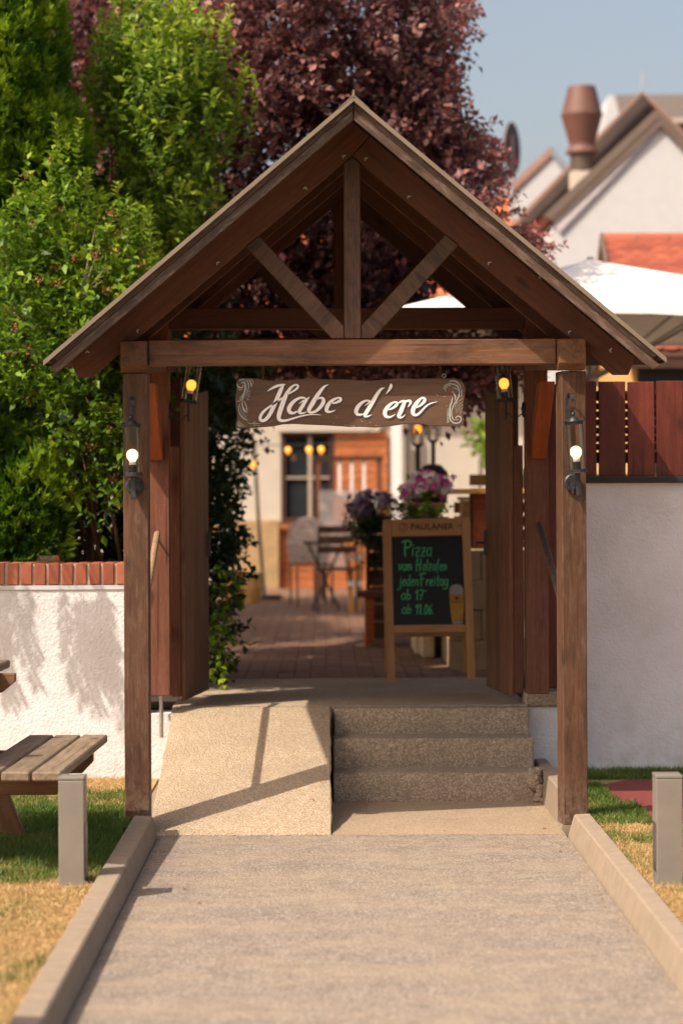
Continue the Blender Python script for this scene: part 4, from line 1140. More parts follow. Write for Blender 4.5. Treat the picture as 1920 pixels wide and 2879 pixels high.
def write(mb, txt, x, y, h, w=17, sx=1.0, slope=0.0):
    k = 0; w = w * 0.8
    for chx in txt:
        if chx == ' ': x += 0.42 * h * sx; continue
        adv, strokes = GL[chx]
        for s_ in strokes:
            pts = [(x + px * h * sx + py * h * 0.06, y + slope * 0 - py * h + random.uniform(-1.5, 1.5), w * random.uniform(0.85, 1.15)) for px, py in s_]
            if len(pts) == 2: pts.insert(1, tuple((a + b2) / 2 for a, b2 in zip(*pts)))
            ribbon(mb, pts, lambda a_, b2: AB(a_, b2, 0.0), 0.0 - 0.0, n=4)
        x += (adv + 0.04) * h * sx
    return x
AB_old = AB
def AB(cx, cy, off=0.0): return AB_old(cx, cy, -0.0112 + off)
txm = MB()
write(txm, 'P', 315, 635, 205, 24, 0.95); write(txm, 'izza', 455, 632, 215, 17, 0.72)
write(txm, 'vom', 280, 822, 165, 16, 0.72); write(txm, 'H', 510, 830, 165, 19, 0.75); write(txm, 'olzofen', 600, 822, 160, 16, 0.68)
write(txm, 'jeden', 295, 1025, 165, 16, 0.72); write(txm, 'F', 555, 1030, 175, 20, 0.75); write(txm, 'reitag', 645, 1025, 165, 17, 0.74)
write(txm, 'ab', 315, 1210, 150, 17, 0.95); write(txm, '17"', 508, 1212, 135, 17, 0.85)
write(txm, 'ab', 325, 1395, 150, 17, 0.95); write(txm, '11.06.', 508, 1398, 130, 17, 0.88)
txm.build('chalk_writing', CHALKG, cb)
# printed glass of beer
def patch(mb, pts, f, yoff):
    b0 = len(mb.v)
    for x, y in pts:
        p = f(x, y); mb.v.append((p.x, p.y - yoff, p.z))
    mb.f.append(tuple(range(b0, b0 + len(pts)))); mb.m.append(0)
g1 = MB(); patch(g1, [(957, 1136), (960, 1060), (985, 1020), (1030, 1003), (1080, 1003), (1120, 1022), (1140, 1060), (1143, 1136)], AB, 0.0006); g1.build('printed_foam', plain('printed foam grey', (0.36, 0.33, 0.32), 0.7), cb)
g1 = MB(); patch(g1, [(957, 1137), (1144, 1137), (1148, 1300), (1140, 1492), (992, 1495), (970, 1330)], AB, 0.0006); g1.build('printed_beer', plain('printed beer yellow', (0.50, 0.27, 0.020), 0.6, 0, 0.2, 25), cb)
g1 = MB(); patch(g1, [(957, 1139), (1144, 1139), (1146, 1250), (966, 1250)], AB, 0.0009); g1.build('printed_label', plain('printed label orange', (0.46, 0.20, 0.02), 0.6), cb)
g1 = MB(); patch(g1, [(990, 1497), (1140, 1494), (1130, 1530), (1010, 1530)], AB, 0.0006); g1.build('printed_glass_foot', plain('printed glass grey', (0.30, 0.28, 0.32), 0.6), cb)
g1 = MB(); patch(g1, [(1053 + 27 * math.cos(a), 1186 + 29 * math.sin(a)) for a in np.linspace(0, 2 * math.pi, 17)[:-1]], AB, 0.0012)
patch(g1, [(985, 1238), (1125, 1236), (1125, 1246), (985, 1248)], AB, 0.0012)
g1.build('printed_emblem', plain('printed emblem dark', (0.10, 0.05, 0.035), 0.6), cb)
# word and round emblem burnt into the top rail
def AB2(cx, cy, off=0.0): return AB_old(cx, cy, 0.0008)
cu = bpy.data.curves.new('word', 'FONT'); cu.body = 'PAULANER'; cu.size = 1.0; cu.offset = 0.012; cu.space_character = 1.05
tob = bpy.data.objects.new('word_tmp', cu); C.objects.link(tob)
bpy.context.view_layer.update()
dg = bpy.context.evaluated_depsgraph_get()
tme = bpy.data.meshes.new_from_object(tob.evaluated_get(dg))
xs = [v.co.x for v in tme.vertices]; ys = [v.co.y for v in tme.vertices]
x0, x1, y0, y1 = min(xs), max(xs), min(ys), max(ys)
for v in tme.vertices:
    a = (v.co.x - x0) / (x1 - x0); b_ = (v.co.y - y0) / (y1 - y0)
    v.co = AB2(445 + a * 565, (283 - a * 8) - b_ * 82)
BURN = plain('dark print on oak', (0.045, 0.022, 0.016), 0.6)
bpy.data.objects.remove(tob)
link('printed_word', tme, BURN, cb, Matrix.Identity(4))
tme.materials.clear(); tme.materials.append(BURN)
em = MB()
ribbon(em, [(345 + 52 * math.cos(a), 245 + 54 * math.sin(a), 9) for a in np.linspace(0, 2 * math.pi, 16)], AB2, 0.0002, cap=False, n=3)
ribbon(em, [(320, 225, 8), (345, 215, 12), (368, 232, 8), (350, 262, 10), (330, 270, 6)], AB2, 0.0003)
em.build('printed_round_emblem', plain('faded print on oak', (0.16, 0.07, 0.035), 0.6), cb)
AB = AB_old

# ------------------------------------------------------------------ courtyard building
def box_px(name, px0, py0, px1, py1, d, dep, mat, parent, bevel=0.0, prt=None):
    a = U(px0, py1, d); b_ = U(px1, py0, d)
    return MB().box(a.x, b_.x, d, d + dep, a.z, b_.z).build(name, mat, parent, bevel=bevel)

inn = empty('inn_building', (0, 31, ZP), 'cream inn with orange wooden cladding and a window beyond the paved path', 'building')
D = 31.0
MB().box(-6.0, -0.57, D, D + 5, 0.44, 3.30).build('wall', CREAM, inn)
MB().box(0.93, 2.55, D + 0.1, D + 5, 0.44, 3.30).build('wall', CREAM, inn)
MB().box(-0.57, 0.93, D + 0.05, D + 5, 0.44, 3.30).build('wall', CREAM, inn)
MB().box(-0.60, 0.70, D - 0.10, D - 0.001, 2.46, 2.58).build('lintel', CREAM, inn)
MB().box(-1.20, -0.60, D - 0.14, D - 0.002, 0.44, 1.33).build('stone_base', SANDST, inn)
# window with mullions
wx0, wx1, wz0, wz1 = -0.56, 0.10, 1.30, 2.45
MB().box(wx0 + .03, wx1 - .03, D + 0.035, D + 0.045, wz0 + .03, wz1 - .03).build('window_pane', plain('dark reflecting pane', (0.02, 0.025, 0.03), 0.03, 0, 0.1, spec=1.0), inn)
fm = MB()
fm.box(wx0, wx0 + .05, D - .02, D + .03, wz0, wz1).box(wx1 - .05, wx1, D - .02, D + .03, wz0, wz1).box(wx0, wx1, D - .021, D + .031, wz1 - .05, wz1 + .002).box(wx0, wx1, D - .021, D + .031, wz0 - .002, wz0 + .06)
fm.build('window_frame', W_DARK, inn)
MB().box(-0.02 - .20, -0.02 - .155, D - .012, D + .028, wz0 + .06, wz1 - .05).box(wx0 + .05, wx1 - .05, D - .010, D + .026, 1.86, 1.885).build('mullion', plain('beige mullion', (0.40, 0.33, 0.26), 0.7), inn)
MB().box(-0.62, 0.14, D - 0.13, D - 0.022, 1.22, 1.285).build('window_sill', W_CLAD, inn)
# cladding boards, upper panel and lower panel
for k in range(11):
    z = 1.30 + k * 0.107
    timber('cladding_board', (0.12, D - 0.02, z + .05), (0.80, D - 0.02, z + .05), 0.03, 0.10, W_CLAD, inn, bevel=0.004)
for k in range(7):
    z = 0.46 + k * 0.107
    timber('cladding_board', (-0.60, D - 0.02, z + .05), (0.92, D - 0.02, z + .05), 0.03, 0.10, W_CLAD, inn, bevel=0.004)
MB().box(0.84, 0.97, D - 0.25, D - 0.10, 0.44, 2.6).build('corner_column', WHITE_W, inn)
MB().tube([(1.06, D - 0.06, 0.44), (1.06, D - 0.06, 2.6)], 0.045, 10).build('downpipe', STEEL, inn)
MB().add([(-6.2, D - 0.35, 3.30), (2.7, D - 0.35, 3.30), (2.7, D + 4.2, 5.95), (-6.2, D + 4.2, 5.95), (-6.2, D - 0.35, 3.22), (2.7, D - 0.35, 3.22), (2.7, D + 4.2, 5.85), (-6.2, D + 4.2, 5.85)],
         [(0, 1, 2, 3), (7, 6, 5, 4), (0, 4, 5, 1), (1, 5, 6, 2), (2, 6, 7, 3), (3, 7, 4, 0)]).build('roof', plain('orange tiled roof', (0.50, 0.13, 0.045), 0.8, 0, 0.3, 6), inn)
def small_bulb(px, py, d, r, mat, label):
    p = U(px, py, d)
    o = MB().lathe([(r * math.cos(a), r * math.sin(a)) for a in np.linspace(-1.5, 1.5, 9)], n=14).lathe([(r * .35, -r * 1.5), (r * .35, -r * .8)], n=8).build('reflected_bulb', mat, None, wm=Matrix.Translation(p), smooth=True)  # glowing bulbs stand in for bulb reflections in the window glass
    return tag(o, label, 'reflection', 'bulb reflections in the inn window')
small_bulb(810, 1265, 28.5, 0.034, BULB_O, 'leftmost of the orange glows standing for bulb reflections in the dark window')
small_bulb(869, 1264, 28.5, 0.036, BULB_O, 'middle orange glow standing for a bulb reflection in the dark window')
small_bulb(903, 1263, 28.5, 0.036, BULB_O, 'rightmost orange glow standing for a bulb reflection in the dark window')
cab = MB(); cp = [U(x, y, 28.5) for x, y in [(560, 1120), (640, 1215), (712, 1250), (810, 1252), (869, 1250), (903, 1250), (1010, 1225), (1120, 1160)]]
cab.tube(cp, 0.006, 5)
tag(cab.build('festoon_cable', BLACK), 'thin dark festoon cable strung across the courtyard behind the name board', 'cable')
# pole lamp standing on a flat base
pole = empty('pole_lamp', U(742, 1684, 27.5), 'slim leaning pole lamp with an orange bulb on a dark flat foot', 'lamp')
MB().tube([U(744, 1682, 27.5), U(728, 1480, 27.5), U(714, 1235, 27.5)], 0.022, 8).build('pole', plain('pole grey brown', (0.16, 0.13, 0.10), 0.5), pole)
c = U(742, 1686, 27.5); MB().box(c.x - 0.22, c.x + 0.20, 27.3, 27.75, ZP + 0.002, ZP + 0.05).build('foot', BLACK, pole)
c = U(710, 1307, 27.45); MB().lathe([(0.04 * math.cos(a), 0.04 * math.sin(a)) for a in np.linspace(-1.5, 1.5, 9)], n=14).build('bulb', BULB_O, pole, wm=Matrix.Translation(c), smooth=True)
# white slatted screen
scn = empty('slat_screen', U(978, 1640, 27.2), 'white screen of narrow upright slats before the wooden cladding', 'screen')
a, b_ = U(898, 1520, 27.2), U(1062, 1378, 27.2)
n = 22
for k in range(n):
    x = a.x + (b_.x - a.x) * (k + .5) / n
    zb = a.z if x > U(968, 0, 27.2).x else a.z - 0.30
    MB().box(x - 0.0105, x + 0.0105, 27.2, 27.22, zb, b_.z + 0.01 * math.sin(k * 2.1)).build('slat', WHITE_W, scn)
MB().box(a.x, b_.x, 27.221, 27.245, a.z + 0.06, a.z + 0.10).box(a.x, b_.x, 27.221, 27.245, b_.z - 0.10, b_.z - 0.06).build('cross_rail', WHITE_W, scn)
MB().box(a.x + .02, a.x + .06, 27.222, 27.26, ZP, b_.z - 0.11).box(b_.x - .06, b_.x - .02, 27.222, 27.26, ZP, b_.z - 0.11).build('post', W_DARK, scn)
# rusty brown frame behind it
fr = empty('garden_arch', U(895, 1650, 28.2), 'red brown wooden frame standing in front of the dark window', 'frame')
a = U(894, 1290, 28.2); b_ = U(1066, 1290, 28.2)
MB().box(a.x - 0.03, a.x + 0.03, 28.2, 28.26, ZP, a.z - 0.026).build('post', W_RED, fr)
MB().box(b_.x - 0.03, b_.x + 0.03, 28.2, 28.26, ZP, a.z - 0.026).build('post', W_RED, fr)
MB().box(a.x - 0.05, b_.x + 0.05, 28.19, 28.27, a.z - 0.025, a.z + 0.025).build('beam', W_DARK, fr)
for k in (0.35, 0.55, 0.75):
    x = a.x + (b_.x - a.x) * k
    MB().box(x - 0.018, x + 0.018, 28.21, 28.23, a.z - 0.46, a.z - 0.027).build('hanging_slat', WHITE_W, fr)
# bistro table with chairs
bt = empty('bistro_table', U(910, 1700, 25.0), 'dark folding bistro table with thin iron legs before the white screen', 'table')
tz = U(0, 1533, 25.0).z; xa, xb = U(846, 0, 25.0).x, U(968, 0, 25.0).x
for k in range(5):
    MB().box(xa, xb, 24.75 + k * 0.125, 24.86 + k * 0.125, tz, tz + 0.022).build('top_slat', W_DARK, bt)
for s in (0, 1):
    yy = 24.80 + s * 0.5
    MB().tube([(xa + .05, yy, tz - 0.01), (xb - .08, yy, ZP + .002)], 0.010, 6).tube([(xb - .05, yy + .03, tz - 0.01), (xa + .08, yy + .03, ZP + .002)], 0.010, 6).build('leg', IRON, bt)
def chair(px, d, rz, lab, wick):
    x = U(px, 0, d).x
    g = empty('garden_chair', (x, d, ZP), lab, 'chair', 'chairs around the bistro table')
    B = Matrix.Translation((x, d, ZP)) @ Matrix.Rotation(rz, 4, 'Z')
    for sx in (-0.19, 0.19):
        MB().tube([(sx, -0.19, 0.002), (sx, -0.19, 0.42)], 0.011, 6).build('leg', IRON, g, wm=B)
        MB().tube([(sx, 0.19, 0.002), (sx, 0.19, 0.45), (sx, 0.25, 0.86)], 0.011, 6).build('leg', IRON, g, wm=B)
    for k in range(5):
        MB().box(-0.21, 0.21, -0.20 + k * 0.085, -0.125 + k * 0.085, 0.43, 0.45).build('seat_slat', W_DARK, g, wm=B)
    if wick:
        mb = MB()
        prof = [(-0.21, 0.46), (-0.24, 0.66), (-0.20, 0.84), (-0.10, 0.93), (0.0, 0.95), (0.10, 0.93), (0.20, 0.84), (0.24, 0.66), (0.21, 0.46)]
        mb.hexa([(px_, 0.22 + abs(px_) * -0.4, z) for px_, z in prof], [(px_, 0.25 + abs(px_) * -0.4, z) for px_, z in prof]).build('wicker_back', plain('pale wicker', (0.50, 0.42, 0.36), 0.8, 0, 0.5, 40), g, wm=B)
    else:
        for k in range(3):
            MB().box(-0.20, 0.20, 0.235 + k * .02, 0.25 + k * .02, 0.60 + k * 0.10, 0.67 + k * 0.10).build('back_slat', W_DARK, g, wm=B)
chair(868, 25.9, 0.2, 'pale round-backed wicker chair left behind the bistro table', True)
chair(935, 24.3, math.pi + 0.1, 'dark slatted folding chair in front of the bistro table', False)
# folding trestle with pale bands
ft = empty('folding_trestle', U(1000, 1712, 24.2), 'golden pine folding trestle with pale bands beside the flower stand', 'trestle')
s24 = 24.2
def P24(px, py): return U(px, py, s24)
zb = ZP + 0.003
for k, (p, q) in enumerate((((972, 1505), (990, 1716)), ((1022, 1505), (1006, 1716)))):
    a, b_ = P24(*p), P24(*q); b_.z = zb
    for dy in (0.0, 0.4):
        timber('leg', a + Vector((0, dy, 0)), b_ + Vector((0, dy, 0)), 0.035, 0.05, W_PALE, ft)
a, b_ = P24(968, 1512), P24(1026, 1512); MB().box(a.x, b_.x, s24 - .03, s24 + .45, a.z - .02, a.z + .02).build('top', W_GREY, ft)
for py in (1565, 1640):
    a, b_ = P24(976, py), P24(1018, py); MB().box(a.x, b_.x, s24 - .04, s24 - .018, a.z - .03, a.z + .02).build('cross_band', WHITE_W, ft)
for px_, lab in ((655, 'leftmost of two ochre pots standing before the sandstone base'), (706, 'right one of two ochre pots standing before the sandstone base')):
    c = U(px_, 1676, 26.6)
    o = MB().lathe([(0.0, 0.0), (0.09, 0.0), (0.13, 0.16), (0.125, 0.30), (0.145, 0.31), (0.145, 0.33), (0.11, 0.33), (0.10, 0.28), (0, 0.28)], n=18, close=False).build('plant_pot', plain('ochre glazed pot', (0.55, 0.33, 0.10), 0.5), None, wm=Matrix.Translation((c.x, 26.6, ZP + .003)))
    tag(o, lab, 'pot', 'pots by the inn wall')
# low bench
bn = empty('low_bench', (0.46, 18.8, ZP), 'low red brown wooden bench standing left behind the chalkboard sign', 'bench')
zt = U(0, 1668, 18.6).z
for k in range(3):
    MB().box(0.235, 0.85, 18.58 + k * 0.125, 18.695 + k * 0.125, zt - 0.045, zt).build('seat_plank', W_RED, bn, bevel=0.004)
for x in (0.30, 0.74):
    MB().box(x, x + 0.07, 18.60, 18.93, ZP + 0.002, zt - 0.047).build('leg', W_ORANGE, bn, bevel=0.004)

# ------------------------------------------------------------------ terrace with sandstone block walls
tw = empty('terrace_wall', (1.2, 15.95, ZP), 'retaining wall of yellow sandstone blocks behind the chalkboard sign', 'wall')
ztop_t = 1.25
sbm = []
for L_ in (0.40, 0.30):
    me = MB().box(-L_ / 2 + .002, L_ / 2 - .002, -0.09, 0.09, -0.0975, 0.0975).mesh('stone_block'); bev(me, 0.004); me.materials.append(SANDST); sbm.append(me)
for r_ in range(4):
    z = ZP + 0.10 + r_ * 0.198
    x = 0.82 + (0.2 if r_ % 2 else 0) - 0.0
    if r_ % 2: link('stone_block', MB().box(-0.096, 0.096, -0.09, 0.09, -0.095, 0.095).mesh('stone_block'), SANDST, tw, Matrix.Translation((0.92, 15.99, z)))
    xx = 1.02 + (0.20 if r_ % 2 else 0) + (0 if r_ % 2 else 0)
    while xx < 3.4:
        link('stone_block', sbm[0], None, tw, Matrix.Translation((xx + (0.0), 15.99, z))); xx += 0.40
    yy = 16.09 + (0.2 if not r_ % 2 else 0.0) + 0.2
    if not r_ % 2: link('stone_block', MB().box(-0.09, 0.09, -0.096, 0.096, -0.095, 0.095).mesh('stone_block'), SANDST, tw, Matrix.Translation((0.91, 16.182, z)))
    while yy < 20.4:
        link('stone_block', sbm[0], None, tw, Matrix.Translation((0.91, yy + 0.0, z)) @ Matrix.Rotation(math.pi / 2, 4, 'Z')); yy += 0.40
tag(MB().box(1.005, 9.0, 16.085, 26.0, 0.44, 1.245).build('terrace_ground', LANDC), kind='structure')
# two pale timber corner edgings left of the wall foot
for k, (px, py, h) in enumerate(((1186, 1822, 0.42), (1206, 1838, 0.30))):
    d_ = 17.6 - k * 0.45; c = U(px, py, d_)
    tag(MB().box(c.x - 0.05, c.x + 0.04, d_, d_ + 0.8, ZP + 0.002, ZP + h).build('edging_block', plain('pale limestone edging', (0.62, 0.50, 0.30), 0.9), bevel=0.01), ('taller' if k == 0 else 'lower') + ' pale stone edging block under the chalkboard rail by the terrace wall', 'stone block')

# terrace furniture: table and pallet benches of pine
tb = empty('terrace_table', (1.25, 17.0, ztop_t), 'golden brown wooden table on the terrace above the sandstone wall', 'table')
zt = U(0, 1388, 17.0).z
for k in range(5):
    timber('tabletop_plank', (0.86, 16.72 + k * 0.155, zt), (2.3, 16.72 + k * 0.155, zt), 0.148, 0.034, W_PALE, tb)
for x in (1.03, 2.1):
    for y_ in (16.78, 17.28):
        MB().box(x, x + 0.09, y_, y_ + 0.09, ztop_t - 0.003, zt - 0.018).build('leg', W_ORANGE, tb, bevel=0.004)
pb = empty('pallet_bench', (1.5, 18.3, ztop_t), 'bench of golden pine pallet boards behind the terrace table', 'bench')
for k in range(5):
    z = ztop_t + 0.06 + k * 0.105
    timber('back_board', (1.10 if k > 2 else 0.98, 18.5, z), (2.6, 18.5, z), 0.03, 0.085, W_PALE, pb)
for k in range(4):
    timber('seat_board', (1.0, 18.05 + k * 0.11, ztop_t + 0.34), (2.6, 18.05 + k * 0.11, ztop_t + 0.34), 0.10, 0.025, W_PALE, pb)
for x in (1.02, 1.75, 2.5):
    MB().box(x, x + 0.08, 18.0, 18.46, ztop_t - 0.002, ztop_t + 0.326).build('support_block', W_PALE, pb)
nb = empty('napkin_box', (1.38, 17.1, zt), 'small pale wooden box standing on the terrace table', 'box')
MB().box(1.30, 1.40, 17.0, 17.1, zt + 0.019, zt + 0.08).build('box_body', W_PALE, nb, bevel=0.004)
ch2 = empty('dark_seat', U(1216, 1370, 19.3), 'dark round-backed seat behind the white and pink flowers', 'chair')
c = U(1216, 1345, 19.3)
MB().lathe([(0.0, -0.20), (0.11, -0.20), (0.135, -0.05), (0.12, 0.05), (0.07, 0.105), (0.0, 0.12)], n=18, close=False).build('seat_back', plain('dark wicker', (0.03, 0.015, 0.02), 0.7, 0, 0.4, 60), ch2, wm=Matrix.Translation(c), smooth=True)
MB().tube([(c.x, 19.3, ztop_t - 0.002), (c.x, 19.3, c.z - 0.19)], 0.03, 8).build('seat_foot', IRON, ch2)

# two black lamp posts on the terrace
def lamp_post(px, pyb, d, lit_, lab):
    g = empty('lamp_post', (U(px, 0, d).x, d, ztop_t), lab, 'lamp post', 'black lamp posts on the terrace')
    x = U(px, pyb, d).x; zb = U(px, pyb, d).z
    MB().tube([(x, d, ztop_t - 0.003), (x, d, zb - 0.15)], 0.020, 10).build('pole', IRON, g)
    MB().lathe([(0.02, -0.15), (0.05, -0.125), (0.045, -0.12)], (x, d, zb), 8).build('lamp_base', IRON, g)
    MB().lathe([(0.045, -0.12), (0.085, 0.09)], (x, d, zb), 6, False).build('lamp_glass', GLASS, g)
    MB().lathe([(0.095, 0.09), (0.09, 0.10), (0.04, 0.16), (0.012, 0.18), (0.0, 0.20)], (x, d, zb), 6).build('lamp_roof', IRON, g)
    mb = MB()
    for k in range(6):
        a = k * math.pi / 3
        mb.tube([(x + .045 * math.cos(a), d + .045 * math.sin(a), zb - .12), (x + .086 * math.cos(a), d + .086 * math.sin(a), zb + .09)], 0.004, 4)
    mb.build('lamp_rib', IRON, g)
    MB().lathe([(0.035 * math.cos(a), 0.035 * math.sin(a)) for a in np.linspace(-1.5, 1.5, 8)], (x, d, zb), 12).build('bulb', BULB_O if lit_ else CERAM, g, smooth=True)
lamp_post(1174, 1207, 20.0, True, 'black lamp post with a glowing amber bulb behind the flowers')
lamp_post(1217, 1196, 20.4, False, 'black lamp post with an unlit lantern, right of the glowing one')
# garden lantern left
gl = empty('garden_lantern', U(602, 1760, 16.6), 'low garden lantern with an amber bulb among the dark ivy', 'lantern')
c = U(602, 1490, 16.6)
MB().tube([(c.x, 16.6, 0.43), (c.x, 16.6, c.z - 0.09)], 0.012, 8).build('pole', IRON, gl)
MB().lathe([(0.035, -0.09), (0.075, 0.035)], (c.x, 16.6, c.z), 6, False).build('lamp_glass', GLASS, gl)
MB().lathe([(0.082, 0.035), (0.02, 0.085), (0.006, 0.12)], (c.x, 16.6, c.z), 6).build('lamp_roof', IRON, gl)
MB().lathe([(0.028 * math.cos(a), 0.028 * math.sin(a)) for a in np.linspace(-1.5, 1.5, 8)], (c.x, 16.6, c.z), 12).build('bulb', BULB_O, gl, smooth=True)
MB().tube([(c.x, 16.57, c.z - .10), (c.x - .04, 16.57, c.z - .12), (c.x - .07, 16.57, c.z - .09), (c.x - .05, 16.57, c.z - .06), (c.x - .02, 16.57, c.z - .08)], 0.005, 5).build('scroll', IRON, gl)

# ------------------------------------------------------------------ umbrella
um = empty('parasol', (1.98, 18.0, ztop_t), 'big square white market parasol open above the terrace right of the portal', 'parasol')
hx, hy, hz, ez, hw = 1.98, 18.0, 3.36, 2.86, 1.75
def canopy(cx, cy, hz, ez, hw, rot, nseg, sag, inner=0.0):
    mb = MB(); B = Matrix.Translation((cx, cy, 0)) @ Matrix.Rotation(rot, 4, 'Z')
    corners = [(-hw, -hw), (hw, -hw), (hw, hw), (-hw, hw)]
    n = nseg
    for k in range(4):
        a = Vector((*corners[k], 0)); b_ = Vector((*corners[(k + 1) % 4], 0))
        grid = []
        for i in range(n + 1):
            t = i / n
            rowp = []
            for j in range(n + 1):
                s = j / n
                e = a.lerp(b_, s) * t
                mid = math.sin(math.pi * s)
                e = e * (1 - 0.03 * mid * t)
                z = hz + (ez - hz) * t - sag * math.sin(math.pi * t) * mid - 0.015 * mid * t
                rowp.append(B @ Vector((e.x, e.y, z)))
            grid.append(rowp)
        base = len(mb.v); mb.v += [tuple(p) for r in grid for p in r]
        for i in range(n):
            for j in range(n):
                mb.f.append((base + i * (n + 1) + j, base + (i + 1) * (n + 1) + j, base + (i + 1) * (n + 1) + j + 1, base + i * (n + 1) + j + 1)); mb.m.append(0)
    return mb
co = canopy(hx, hy, hz, ez, hw, math.radians(8), 10, 0.030).build('canopy', FABRIC, um, smooth=True)
sm_ = co.modifiers.new('cloth', 'SOLIDIFY'); sm_.thickness = 0.004
vo_ = canopy(hx, hy, hz + 0.012, hz - 0.115, 0.29, math.radians(8), 8, -0.015).build('vent_cap', FABRIC, um, smooth=True)
sm_ = vo_.modifiers.new('cloth', 'SOLIDIFY'); sm_.thickness = 0.004
R4 = Matrix.Rotation(math.radians(8), 3, 'Z')
for k in range(4):
    c0, c1 = [(-hw, -hw), (hw, -hw), (hw, hw), (-hw, hw)][k], [(hw, -hw), (hw, hw), (-hw, hw), (-hw, -hw)][k]
    p = R4 @ Vector((*c0, 0)) + Vector((hx, hy, ez)); q = R4 @ Vector((*c1, 0)) + Vector((hx, hy, ez))
    mb = MB(); n = 14; base = 0; vs = []
    for i in range(n + 1):
        t = i / n; e = p.lerp(q, t); mid = math.sin(math.pi * t)
        cen = Vector((hx, hy, ez)); e = cen + (e - cen) * (1 - 0.03 * mid); e.z = ez - 0.015 * mid
        vs += [e + Vector((0, 0, -0.003)), e + Vector((0, 0, -0.022 - 0.008 * math.sin(i * 1.7)))]
    for v in vs: mb.v.append(tuple(v))
    for i in range(n): mb.f.append((2 * i, 2 * i + 1, 2 * i + 3, 2 * i + 2)); mb.m.append(0)
    o = mb.build('edge_hem', FABRIC, um); sm_ = o.modifiers.new('cloth', 'SOLIDIFY'); sm_.thickness = 0.003
ALU = plain('grey parasol metal', (0.42, 0.41, 0.38), 0.4, 0.5, 0.05)
MB().tube([(hx, hy, ztop_t - .005), (hx, hy, hz + 0.02)], 0.028, 14).build('pole', ALU, um, smooth=False)
for k in range(8):
    a = math.pi / 4 * k + math.radians(8)
    rr = hw * (math.sqrt(2) if k % 2 else 1.0) * 0.97
    end = Vector((hx + rr * math.cos(a) * .97, hy + rr * math.sin(a) * .97, ez - (0.02 if k % 2 else .03)))
    top = Vector((hx, hy, hz - (0.03 if k % 2 else .09)))
    MB().bar(top, end, 0.018, 0.024).build('rib', ALU, um)
    MB().bar(Vector((hx, hy, 2.46)), top.lerp(end, 0.55) - Vector((0, 0, 0.02)), 0.014, 0.02).build('strut', ALU, um)
MB().lathe([(0.05, 2.42), (0.055, 2.48), (0.03, 2.5)], (hx, hy, 0), 12).build('runner', ALU, um)
MB().box(hx - .4, hx + .4, hy - .4, hy + .4, ztop_t - .004, ztop_t + 0.06).build('base_slab', KERB, um, bevel=0.01)

# ------------------------------------------------------------------ tiled pavilion right
pv = empty('pavilion', (3.6, 24, ztop_t), 'ochre pavilion with an orange plain-tile roof behind the white parasol', 'building')
rz0, ry0 = U(0, 672, 24.3).z + 0.011 * 0, 24.3
xL = U(1693, 700, 24.3).x; xR = 6.4
ez0, ey0 = 2.93, 22.75
MB().box(xL + 0.12, xR, 23.0, 26, 1.2, 2.95).build('wall', OCHRE, pv)
MB().add([(xL + .12, 22.99, 2.90), (xL + .12, 24.3, rz0 - .12), (xL + .12, 25.8, 2.90), (xL + .16, 22.99, 2.90), (xL + .16, 24.3, rz0 - .12), (xL + .16, 25.8, 2.90)], [(0, 1, 2), (5, 4, 3), (0, 3, 4, 1), (1, 4, 5, 2)]).build('gable_wall', OCHRE, pv)
ox0, ox1 = U(1790, 0, 22.9).x, U(1960, 0, 22.9).x
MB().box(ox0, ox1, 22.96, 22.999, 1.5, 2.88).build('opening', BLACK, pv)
MB().box(xL, xR, ey0 - .02, ey0 + .06, ez0 - 0.12, ez0 - 0.03).build('eave_beam', W_DARK, pv)
rd = Vector((0, ry0 - ey0, rz0 - ez0 - 0.03)); RL = rd.length; rd.normalize(); rn = Vector((0, -rd.z, rd.y))
MB().hexa([Vector((xL, ey0, ez0)) - rn * .05, Vector((xR, ey0, ez0)) - rn * .05, Vector((xR, ey0, ez0)) + rd * RL - rn * .05, Vector((xL, ey0, ez0)) + rd * RL - rn * .05],
          [Vector((xL, ey0, ez0)) - rn * .012, Vector((xR, ey0, ez0)) - rn * .012, Vector((xR, ey0, ez0)) + rd * RL - rn * .012, Vector((xL, ey0, ez0)) + rd * RL - rn * .012]).build('roof_deck', W_DARK, pv)
MB().hexa([Vector((xL, 25.9, 2.9)), Vector((xR, 25.9, 2.9)), Vector((xR, ry0, rz0 - .05)), Vector((xL, ry0, rz0 - .05))], [Vector((xL, 25.9, 2.95)), Vector((xR, 25.9, 2.95)), Vector((xR, ry0, rz0)), Vector((xL, ry0, rz0))]).build('rear_roof', plain('orange rear tiles', (0.45, 0.12, 0.05), 0.8), pv)
